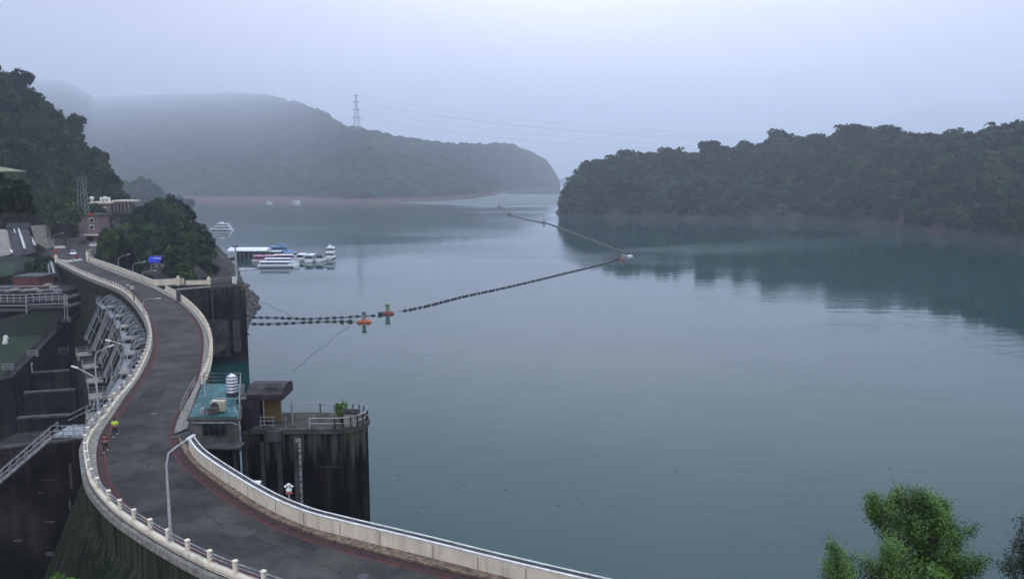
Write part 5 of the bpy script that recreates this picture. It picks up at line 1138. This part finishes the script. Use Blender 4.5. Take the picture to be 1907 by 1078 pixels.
# rocks on the lake bank
RK = []
for k in range(4):
    g = random.Random(k); mb = MB(); rings = []
    for z, rr in ((-.6, .7), (-.1, 1.0), (.45, .75), (.75, .3)): rings.append([Vector((rr*g.uniform(.7, 1.15)*math.cos(a), rr*g.uniform(.7, 1.15)*math.sin(a), z*g.uniform(.8, 1.2))) for a in np.linspace(0, 2*math.pi, 8)[:-1]])
    mb.hull(rings); RK.append(mb)
rk0 = [None]*4
cnt = 0; g = random.Random(3)
while cnt < 75:
    if cnt % 2: px = g.uniform(458, 480); py = g.uniform(546, 588)
    else: px = g.uniform(392, 448); py = g.uniform(470, 520)
    q = P(px, py, 1.5); z = float(ground_z(np.array([q.x]), np.array([q.y]))[0])
    if not (-.3 < z < 15): 
        cnt += .25; cnt = round(cnt) if g.random() < .02 else cnt
        if cnt > 74: break
        continue
    cnt = int(cnt)+1
    k = cnt % 4
    if rk0[k] is None: o = RK[k].build('rock', ROCK, None, local=True); rk0[k] = o
    else: o = rk0[k].copy(); COL.objects.link(o)
    s = g.uniform(.5, 1.3); o.location = (q.x, q.y, z+.2); o.scale = (s*1.2, s, s*.8); o.rotation_euler = (g.uniform(-.3, .3), 0, g.uniform(0, 6))
    tag(o, 'grey-brown boulder on the rocky lake bank beside the side pier', 'rock', 'boulders on the lake bank')

# lower service decks and pipes beside the spillway piers
for i, (p, d) in enumerate(sp_pts):
    n_ = Vector((d.y, -d.x, 0))
    def W(u, v, z): return p+d*u+n_*v+Vector((0, 0, z-p.z))
    t = thing('service_pipes', W(-6, 4, 8), f'bundle of pale pipes and a ladder on the {gate_no[i]} spillway bay', 'pipes', 'spillway pipes')
    mb = MB()
    for k, u in enumerate((-10.2, -8.6, -3.0)): mb.tube([W(u, 3.3, 12.8), W(u-.2, 4.0, 11.2), W(u-.3, 5.4, 8.2), W(u-.3, 6.6, 5.6)], .07, 5)
    mb.tube([W(-10.4, 5.4, 8.2), W(-1.5, 5.4, 8.2)], .08, 5); mb.tube([W(-10.4, 4.2, 10.6), W(-1.5, 4.2, 10.6)], .08, 5); mb.tube([W(-10.4, 6.4, 6.2), W(-1.5, 6.4, 6.2)], .08, 5)
    mb.build('pipe', LSTEEL, t)
    mb = MB()
    for k in range(12): q = k/11; mb.bar(W(-8.5, 3.5+3.0*q, 12-6.4*q), W(-7.9, 3.5+3.0*q, 12-6.4*q), .05)
    for u in (-8.5, -7.9): mb.tube([W(u, 3.5, 12), W(u, 6.5, 5.6)], .05, 4)
    mb.build('ladder', STEEL, t)
# ================================================================ PEOPLE
def person(loc, rz, height, shirt, pants, label, stride, hairc):
    t = thing('person', loc, label, 'person', rz=rz); s = height/1.75
    V = []; E = []; Rr = []
    def add(p, r, parent=None):
        V.append(Vector(p)*s); Rr.append(r*s)
        if parent is not None: E.append((parent, len(V)-1))
        return len(V)-1
    pel = add((0, 0, .95), .15); wa = add((0, .01, 1.08), .125, pel); chs = add((0, .03, 1.3), .155, wa); nb = add((0, .03, 1.46), .07, chs); hb = add((0, .05, 1.56), .06, nb); hd_ = add((0, .06, 1.64), .10, hb); add((0, .055, 1.71), .075, hd_)
    for sd in (-1, 1):
        k = sd*stride
        hp = add((sd*.09, 0, .88), .10, pel); kn = add((sd*.10, .20*k+.06*abs(k), .50), .065, hp); an = add((sd*.10, .30*k-(.25 if k < 0 else 0), .10+(.12 if k < 0 else 0)), .04, kn); add((sd*.11, .30*k-(.25 if k < 0 else 0)+.17, .04+(.05 if k < 0 else 0)), .035, an)
        sh = add((sd*.19, .02, 1.40), .06, chs); el = add((sd*.27, -.12*k-.05, 1.14), .042, sh); wr = add((sd*.22, .10-.15*k, 1.04+.08*abs(stride)), .03, el); pm = add((sd*.21, .17-.15*k, 1.06+.08*abs(stride)), .033, wr)
        for f in range(4): a = add((sd*(.235-.018*f), .23-.15*k, 1.07+.06*abs(stride)-.004*f), .010, pm); add((sd*(.23-.018*f), .25-.15*k, 1.035+.06*abs(stride)), .008, a)
        add((sd*.18, .20-.15*k, 1.09+.06*abs(stride)), .010, pm)
    me = bpy.data.meshes.new('body'); me.from_pydata([tuple(v) for v in V], E, []); me.materials.append(SKIN)
    o = bpy.data.objects.new('body', me); COL.objects.link(o); o.parent = t
    md = o.modifiers.new('skin', 'SKIN'); 
    for i, r in enumerate(Rr): me.skin_vertices[0].data[i].radius = (r, r)
    me.skin_vertices[0].data[0].use_root = True; sb = o.modifiers.new('sub', 'SUBSURF'); sb.levels = sb.render_levels = 1
    def cloth(name, idx, m, extra=.025, sub=1):
        mp_ = {j: n for n, j in enumerate(idx)}; me2 = bpy.data.meshes.new(name); me2.from_pydata([tuple(V[j]) for j in idx], [(mp_[a], mp_[b]) for a, b in E if a in mp_ and b in mp_], []); me2.materials.append(m)
        c_ = bpy.data.objects.new(name, me2); COL.objects.link(c_); c_.parent = t; c_.modifiers.new('skin', 'SKIN')
        for n, j in enumerate(idx): r = Rr[j]+extra*s; me2.skin_vertices[0].data[n].radius = (r, r)
        me2.skin_vertices[0].data[0].use_root = True; q = c_.modifiers.new('sub', 'SUBSURF'); q.levels = q.render_levels = sub
    per = 4+4+9
    legs = [7, 8, 9, 7+per, 8+per, 9+per]; arms = [11, 12, 11+per, 12+per]
    cloth('shirt', [1, 2]+arms, shirt, .03); cloth('trousers', [0]+[7, 8, 7+per, 8+per]+[9, 9+per], pants, .022)
    for n, sd in enumerate((0, 1)): cloth('shoe', [9+per*sd, 10+per*sd], COPING, .02)
    mb = MB(); c = V[6]; mb.lathe(c+Vector((0, -.015, -.07))*s, [(.075*s, -.05*s), (.105*s, .0), (.10*s, .06*s), (.06*s, .11*s), (.01, .125*s)], 12); mb.build('hair', hairc, t, local=True, smooth=True)
    mb = MB(); hc = V[5]
    for e_ in (-1, 1): mb.box(hc+Vector((e_*.035, .10, .03))*s, (.02, .015, .012)); 
    mb.box(hc+Vector((0, .115, 0))*s, (.022, .03, .045)); mb.box(hc+Vector((0, .10, -.045))*s, (.05, .01, .012)); mb.build('face', mat('face_dark', (.12, .06, .05), None, .7, 1), t, local=True).name = 'facial_feature'
    return t
person(P(215, 813), R(196), 1.76, YVEST, CLOTHD, 'jogger in a bright yellow top and dark shorts running on the valley-side lane', .6, CLOTHD)
person(P(197, 842), R(192), 1.66, CLOTHR, CLOTHD, 'person in dark red and black walking close to the red kerb line', .4, CLOTHD)

# ================================================================ BOATS
def boat_hull(mb, L_, B, fb, bow=.28, n=9):
    rings = []
    for i in range(n):
        q = i/(n-1); x = -L_/2+L_*q; w_ = B/2*(1 if q < 1-bow else max(.04, math.sqrt(max(0, 1-((q-(1-bow))/bow)**2)))) * (.9 if q == 0 else 1)
        sh = fb*(1+.35*max(0, q-.6)/.4)
        rings.append([Vector((x, -w_*.7, -.4)), Vector((x, w_*.7, -.4)), Vector((x, w_, fb*.35)), Vector((x, w_, sh)), Vector((x, -w_, sh)), Vector((x, -w_, fb*.35))])
    return mb.hull(rings)
def cabin(mb, x0, x1, w_, z0, z1, rake=.0): 
    return mb.hull([[Vector((x0, -w_, z0)), Vector((x0, w_, z0)), Vector((x0+.1, w_*.94, z1)), Vector((x0+.1, -w_*.94, z1))], [Vector((x1, -w_, z0)), Vector((x1, w_, z0)), Vector((x1-rake, w_*.94, z1)), Vector((x1-rake, -w_*.94, z1))]])
def boat(name, loc, rz, L_, B, label, decks=1, hullm=BWHITE, roofm=BWHITE, cabm=BWHITE, stripe=None, group=None, open_sides=False, dz=2.1, kind='boat'):
    t = thing(name, loc, label, kind, group, rz); fb = .9 if L_ < 15 else 1.1
    boat_hull(MB(), L_, B, fb).build('hull', hullm, t, local=True)
    if stripe: 
        mb = MB(); mb.box((-.03*L_, 0, fb*.45), (L_*.80, B*1.015, .22)); mb.build('stripe', stripe, t, local=True)
    z = fb
    for d in range(decks):
        x0, x1 = -L_*(.42-.06*d), L_*(.27-.13*d); w_ = B/2*(.88-.06*d)
        if open_sides:
            mb = MB()
            for k in range(6):
                for s in (-1, 1): mb.box((x0+(x1-x0)*k/5, s*w_*.95, z+dz/2), (.12, .12, dz))
            mb.box(((x0+x1)/2, 0, z+.35), (x1-x0, w_*2, .7)); mb.build('deck_frame', cabm, t, local=True)
            mb = MB(); mb.box(((x0+x1)/2, 0, z+1.2), ((x1-x0)*.96, w_*1.7, 1.0)); mb.build('window_band', GLASS, t, local=True)
        else:
            mb = MB(); cabin(mb, x0, x1, w_, z, z+dz, .8); cb = mb.build('cabin', cabm, t, local=True)
            mb = MB(); cabin(mb, x0+.3, x1-.12, w_+.02, z+dz*.42, z+dz*.80, .32); mb.build('window_band', GLASS, cb, local=True)
        mb = MB(); mb.hull([[Vector((x, -w_-.15, z+dz)), Vector((x, w_+.15, z+dz)), Vector((x, w_*.8, z+dz+.18)), Vector((x, -w_*.8, z+dz+.18))] for x in (x0-.5, x1+.1)]); mb.build('roof', roofm, t, local=True)
        z += dz+.15
    mb = MB()
    for s in (-1, 1): mb.tube([(L_*.2, s*B*.44, fb+.9), (L_*.38, s*B*.33, fb+1.1), (L_*.49, 0, fb+1.2)], .04, 5)
    for q, s in ((.28, .41), (.4, .3)):
        for e_ in (-1, 1): mb.box((L_*q, e_*s*B, fb+.6), (.05, .05, 1.0))
    mb.build('bow_rail', STEEL, t, local=True)
    if decks > 1:
        mb = MB(); cabin(mb, -L_*.12, L_*.06, B*.22, z, z+.9, .4); mb.box((-L_*.02, 0, z+1.2), (.8, 1.6, .12)); mb.tube([(-L_*.06, 0, z+.8), (-L_*.07, 0, z+2.2)], .05, 5); mb.build('bridge', cabm, t, local=True)
    return t
boat('cruise_boat', P(412, 429, 0), R(176), 17.5, 4.6, 'white double-deck cruise boat alone on the lake left of the docks', 2, stripe=GLASS, dz=1.9)
boat('cruise_boat', P(551, 378, 0), R(160), 14, 5, 'distant white boat under the far misty hill', 1, stripe=REDP, dz=2.6)
boat('small_boat', P(407, 476, 0), R(15), 7, 2.4, 'small dark boat with a white stripe by the rocky bank', 1, hullm=DSTEEL, cabm=DSTEEL, roofm=DSTEEL, stripe=COPING, dz=1.2)
boat('small_boat', P(502, 378.5, 0), R(0), 9, 3, 'tiny pale boat at the far shore left of the distant white boat', 1, dz=1.6)
boat('small_boat', P(938, 363, 0), R(0), 14, 4, 'tiny white boat in the gap between the far hill and the right hill', 1, dz=2)
boat('tour_boat', P(519, 498, 0), R(2), 18, 4.2, 'long white tour boat nearest the camera at the dock', 1, stripe=GLASS, dz=1.5)
boat('tour_boat', P(524, 492.5, 0), R(4), 16, 4, 'long white tour boat moored just behind the nearest one', 1, stripe=DSTEEL, dz=1.7)
boat('tour_boat', P(499, 487.5, 0), R(3), 14, 4, 'tour boat with a pink roof at the dock', 1, roofm=BPINK, cabm=BPINK, dz=2.0)
boat('tour_boat', P(534, 486, 0), R(1), 12, 3.8, 'tour boat with a white roof edge and pink cabin at the dock', 1, cabm=BPINK, dz=2.1)
boat('tour_boat', P(510, 480, 0), R(2), 15, 4.2, 'white tour boat with deck windows tucked beside the floating dock', 1, dz=2.2)
boat('tour_boat', P(528, 478, 0), R(0), 16, 5, 'blue double-deck tour boat rising highest at the dock', 2, hullm=BBLUE, roofm=BBLUE, cabm=BBLUE, dz=1.9)
boat('tour_boat', P(545, 481, 0), R(4), 9, 4, 'short boat with a blue roof between the blue double-decker and the row of moored boats', 1, roofm=BBLUE, dz=2.2)
boat('moored_boat', P(561, 485, 0), R(-88), 11, 3.8, 'first white-and-grey boat of the end-on row, nearest the tour boats', 1, hullm=BWHITE, open_sides=True, dz=2.0)
boat('moored_boat', P(577, 487.5, 0), R(-90), 11, 4.3, 'second moored boat of the end-on row with a dark open front', 1, open_sides=True, dz=2.4)
boat('moored_boat', P(597, 486.5, 0), R(-91), 11, 4.0, 'third moored boat of the end-on row with a dark peaked roof', 1, roofm=DSTEEL, open_sides=True, dz=2.3)
boat('moored_boat', P(615, 481.5, 0), R(-87), 11, 4.3, 'tall white double-deck boat at the right end of the moored row', 2, stripe=GLASS, dz=2.1)
# floating dock house
a = P(433, 482, 0); b = P(501, 481, 0); fd = thing('floating_dock', (a+b)/2, 'long floating dock house with a white roof on dark posts', 'dock')
cy = (a.y+b.y)/2; wd = b.x-a.x; cxm = (a.x+b.x)/2
MB().box((cxm, cy, .25), (wd+2, 7, .7)).build('pontoon', GREY, fd)
mb = MB()
for k in range(9):
    for s in (-1, 1): mb.box((a.x+wd*k/8, cy+s*2.9, 2.2), (.22, .22, 3.4))
mb.build('posts', STEEL, fd).name = 'colonnade'
MB().box((cxm, cy+1, 2.0), (wd*.9, 3, 2.6)).build('room', DSTEEL, fd)
mb = MB(); mb.hull([[Vector((x, cy-4, 4.0)), Vector((x, cy+4, 4.0)), Vector((x, cy+3.2, 4.9)), Vector((x, cy+.5, 5.5)), Vector((x, cy-3.6, 4.5))] for x in (a.x-1.5, b.x+.5)]); mb.build('roof', BWHITE, fd)
mb = MB()
for k in range(5): mb.box((a.x+wd*(k+.7)/6, cy-.55, 2.3), (wd/9, .1, 1.3))
mb.build('window', mat('pale_window', (.18, .22, .26), None, .3, 1), fd)
mb = MB(); c0 = P(470, 487, 0); c1 = P(500, 484, 0); mb.bar(c0+Vector((0, 0, .5)), c1+Vector((0, 0, .5)), 1.6, .25); tag(mb.build('gangway', COPING), 'white gangway between the floating dock and the tour boats', 'gangway')
mb = MB(); c0 = P(446, 504, 0); c1 = P(482, 502, 0); mb.bar(c0+Vector((0, 0, .12)), c1+Vector((0, 0, .12)), .5, .2); tag(mb.build('floating_beam', STEEL), 'thin pale beam floating in front of the dock', 'beam')

# ================================================================ FLOAT BOOMS
fl = MB(); rr = [(-.55, .16), (-.48, .28), (-.3, .34), (.3, .34), (.48, .28), (.55, .16)]
fl.hull([[Vector((x, r_*math.cos(a), r_*math.sin(a)+.08)) for a in np.linspace(0, 2*math.pi, 11)[:-1]] for x, r_ in rr])
f0 = [None]
def rope(mbx, l, r=.028):
    mbx.tube(l, r, 4)
def boom_line(pix, spacing, label, group, s=1.0, ropes=.8, lab_r='thin wavy rope running beside the floats', rr_=.045):
    l = smooth_line([P(x, y, 0) for x, y in pix], .5); n_ = 0
    for p, d in along(l, spacing):
        if f0[0] is None: f0[0] = fl.build('boom_float', BLACKP, None, local=True); o = f0[0]
        else: o = f0[0].copy(); COL.objects.link(o)
        o.location = p; o.rotation_euler = (0, 0, math.atan2(d.y, d.x)); o.scale = (s, s, s); tag(o, label, 'float', group); n_ += 1
    t = thing('boom_rope', l[0], lab_r, 'rope')
    for sd in (-1, 1):
        ll = offs(l, sd*ropes); ll = [p+Vector((0, .18*math.sin(i*.5+sd), .04)) for i, p in enumerate(ll)]
        mb = MB(); rope(mb, ll, rr_); mb.build('strand', ROPE, t)
    return n_
boom_line([(457, 591), (520, 592), (570, 594), (620, 592), (655, 590), (700, 587.5)], 2.15, 'black float in the upper of the two lines running from the side pier', 'upper left boom floats', lab_r='pair of ropes beside the upper left line of floats')
boom_line([(457, 603), (500, 603.5), (540, 602), (580, 600), (620, 599), (662, 599.5)], 2.15, 'black float in the lower of the two lines running from the side pier', 'lower left boom floats', s=1.05, lab_r='pair of ropes beside the lower left line of floats')
boom_line([(744, 581), (800, 569), (862, 553), (950, 534), (1050, 510), (1100, 498), (1148, 486)], 2.3, 'black float in the long line crossing the lake from the buoys to the right corner', 'long boom floats', s=1.2, rr_=.028, lab_r='pair of ropes beside the long line of floats')
def far_boom(pix, r, label):
    l = smooth_line([P(x, y, 0) for x, y in pix], 1.6); mb = MB(); rs = [r*(1+.35*math.sin(i*2.4)) for i in range(len(l))]; mb.tube([p+Vector((0, 0, .05)) for p in l], rs, 6); tag(mb.build('float_boom', BLACKP), label, 'boom')
far_boom([(1168, 473), (1125, 457), (1080, 439), (1030, 420), (1012, 415), (980, 409), (948, 400), (932, 391), (927, 387), (934, 383.5), (960, 382)], .62, 'continuous dark boom zigzagging away up the lake')
far_boom([(960, 382), (985, 381), (1005, 382), (1020, 383)], .4, 'thin farthest stretch of boom near the tip of the right hill')
for a, b, lab in [((545, 690), (652, 606), 'faint thin rope on the water running down from the nearest orange buoy'), ((476, 556), (546, 590), 'faint thin rope from the rocky bank to the floats')]:
    l = [P(a[0]+(b[0]-a[0])*k/20, a[1]+(b[1]-a[1])*k/20+1.5*math.sin(k*.7), 0)+Vector((0, 0, .02)) for k in range(21)]; mb = MB(); mb.tube(l, .035, 4); tag(mb.build('rope', ROPE), lab, 'rope')
def buoy(px, py, rz, L_, hullm, housem, label, hh=2.3, hw=.9, house=True):
    t = thing('pontoon_buoy', P(px, py, 0), label, 'buoy', rz=rz)
    for k in (-1, 1):
        mb = MB(); mb.hull([[Vector((x, k*.45+r_*math.cos(a), r_*math.sin(a)+.2)) for a in np.linspace(0, 2*math.pi, 11)[:-1]] for x, r_ in ((-L_/2, .15), (-L_/2+.35, .42), (0, .46), (L_/2-.35, .42), (L_/2, .15))]); mb.build('float', hullm, t, local=True)
    mb = MB()
    for x in (-L_*.3, 0, L_*.3): mb.box((x, 0, .62), (.3, 1.5, .18))
    mb.box((0, 0, .66), (L_*.65, .3, .12))
    mb.build('deck', hullm, t, local=True)
    if house:
        mb = MB(); mb.box((0, 0, .7+hh/2), (hw*1.3, hw*1.3, hh*.75)); 
        for sx in (-1, 1):
            for sy in (-1, 1): mb.box((sx*hw*.6, sy*hw*.6, .7+hh/2), (.1, .1, hh))
        mb.build('housing', housem, t, local=True)
        mb = MB(); mb.hull([[Vector((sx*hw*w_, sy*hw*w_, .7+hh+z)) for sx, sy in ((-1, -1), (1, -1), (1, 1), (-1, 1))] for z, w_ in ((0, 1.0), (.12, 1.05), (.4, .35))]); mb.build('roof', DSTEEL if hullm is ORANGE else LIME, t, local=True)
    return t
buoy(678, 600.5, R(3), 3.9, ORANGE, CONC, 'orange pontoon buoy carrying a pale box housing, nearest of the pair', hh=1.9, hw=.62)
buoy(722, 584.5, R(6), 3.6, REDP, LIME, 'faded red pontoon buoy carrying a pale green box housing', hh=2.2, hw=.85)
MBx = MB(); c = P(708, 586, 0); MBx.hull([[c+Vector((x, r_*math.cos(a), r_*math.sin(a)+.25)) for a in np.linspace(0, 2*math.pi, 13)[:-1]] for x, r_ in ((-.6, .45), (-.5, .6), (.5, .6), (.6, .45))]); tag(MBx.build('drum_float', mat('navy_drum', (.015, .03, .07), None, .5, 1)), 'navy blue drum float against the faded red buoy', 'float')
for i, (px, py) in enumerate([(653, 599.5), (637, 600)]):
    c = P(px, py, 0); mb = MB(); mb.box(c+Vector((0, 0, .25)), (.85-.15*i, .8, .8-.1*i)); tag(mb.build('block_float', BLACKP, bevel=.08), ['large black block float just left of the orange buoy', 'smaller black block float second left of the orange buoy'][i], 'float')
for i, (px, py, m_, hs, lab) in enumerate([(1173, 477.5, BWHITE, False, 'rightmost white pontoon at the far corner of the boom'), (1163, 477.5, CONC, False, 'pale grey pontoon at the back of the far corner of the boom'), (1148, 483.5, BLACKP, False, 'dark pontoon at the front left of the far corner of the boom'), (1159, 484, REDP, True, 'faded red pontoon with a small pale green housing at the far corner of the boom')]):
    buoy(px, py, R(3), 2.8, m_, LIME, lab, hh=1.6, hw=.6, house=hs)
for i, (px, py, lab) in enumerate([(1013, 415.5, 'small dark marker buoy on the far boom, nearest of three'), (949, 401, 'small dark marker buoy on the far boom, middle of three'), (930, 387.5, 'small dark marker buoy at the farthest bend of the boom')]):
    buoy(px, py, 0, 5+i, BLACKP, DSTEEL, lab, hh=2.6+i*.6, hw=.9+i*.2)
# floating debris
g = random.Random(11); dpr = []
for k in range(3):
    mb = MB(); gg = random.Random(k); mb.hull([[Vector((r_*math.cos(a)*gg.uniform(.6, 1.2), r_*.4*math.sin(a)*gg.uniform(.6, 1.2), z)) for a in np.linspace(0, 2*math.pi, 9)[:-1]] for z, r_ in ((-.05, .3), (.02, .36), (.06, .2))]); mb.tube([(-.5, .05, .02), (0, -.02, .05), (.55, .1, .02)], .04, 4); dpr.append(mb)
dp0 = [None]*3
spots = [(650, 662), (655, 664), (520, 662), (548, 668), (775, 668), (735, 737), (658, 712), (790, 776), (1440, 790), (1475, 966), (1366, 1000), (1345, 933), (1165, 968), (1215, 880), (1298, 868), (1060, 853), (815, 860), (795, 880), (740, 885), (900, 908), (855, 922), (700, 600), (668, 632)]
spots += [(g.gauss(1090, 170), g.gauss(905, 55)) for _ in range(30)]+[(g.uniform(470, 760), g.uniform(600, 720)) for _ in range(12)]+[(g.uniform(760, 1500), g.uniform(780, 1000)) for _ in range(8)]
for i, (px, py) in enumerate(spots):
    if px < 700 and py > 720: continue
    k = i % 3; q = P(px, py, 0)
    if dp0[k] is None: dp0[k] = dpr[k].build('driftwood', BARK, None, local=True); o = dp0[k]
    else: o = dp0[k].copy(); COL.objects.link(o)
    s = g.uniform(.2, .62); o.location = q; o.scale = (s, s, s); o.rotation_euler = (0, 0, g.uniform(-.6, .6)); tag(o, 'small dark scrap of driftwood floating on the open water', 'driftwood', 'driftwood scraps on the water')

# ================================================================ PYLON AND LINES
Yq = 1960; c = PY(665, 250, Yq); ztp = PY(665, 178, Yq).z; H_ = ztp-c.z
pl_ = thing('power_pylon', c, 'tall lattice power pylon fading in the mist on the far ridge', 'pylon')
mb = MB(); 
def lg(sx, sy, q): w_ = 9.5*(1-q)**1.3*1.0+1.6; return c+Vector((sx*w_*.8, sy*w_*.8, H_*q))
for sx, sy in ((1, 1), (1, -1), (-1, 1), (-1, -1)): mb.tube([lg(sx, sy, k/8) for k in range(9)], .42, 4)
for k in range(10):
    for (a, b), (d, e_) in (((-1, -1), (1, -1)), ((1, -1), (-1, -1)), ((1, 1), (-1, 1)), ((-1, 1), (1, 1))): mb.tube([lg(a, b, k/10), lg(d, e_, (k+1)/10)], .3, 3)
mb.build('lattice', STEEL, pl_)
arms_z = [.42, .62, .82, .985]; mb = MB()
for q, hw in zip(arms_z, (14, 11, 10, 8)):
    z = H_*q
    mb.hull([[c+Vector((x, y, z+dz_)) for y, dz_ in ((-1, 0), (1, 0), (1, h__), (-1, h__))] for x, h__ in ((-hw, .3), (0, 3.2), (hw, .3))])
mb.build('cross_arm', STEEL, pl_)
for i, (sd, q, hw, ex, ey, lab) in enumerate([(1, .42, 14, 1500, 290, 'lowest right-hand'), (1, .62, 11, 1500, 280, 'middle right-hand'), (1, .82, 10, 1500, 268, 'upper right-hand'), (1, .985, 8, 1500, 256, 'topmost right-hand'), (-1, .42, 14, 1500, 284, 'lowest left-hand'), (-1, .82, 10, 1500, 262, 'upper left-hand')]):
    a = c+Vector((sd*hw, 0, H_*q)); b = PY(ex, ey, 1250); l = [a.lerp(b, k/30)-Vector((0, 0, 34*4*(k/30)*(1-k/30)*.5)) for k in range(31)]
    mb = MB(); mb.tube(l, .10, 4); tag(mb.build('power_line', STEEL), f'thin sagging cable leaving the {lab} arm of the misty pylon', 'power line')
# ================================================================ HAZE
hz = MB().box((0, 10900, 757), (33000, 23000, 1600)); hm = bpy.data.materials.new('haze_air'); hm.use_nodes = True
n = hm.node_tree.nodes; n.remove(n['Principled BSDF']); pv = n.new('ShaderNodeVolumePrincipled')
pv.inputs['Color'].default_value = (.845, .895, 1.0, 1); pv.inputs['Density'].default_value = .00024; pv.inputs['Anisotropy'].default_value = .45
hm.node_tree.links.new(pv.outputs[0], n['Material Output'].inputs['Volume'])
ho = hz.build('haze', hm); tag(ho, 'pale blue mist hanging over the lake and hills', 'haze', kind='stuff')
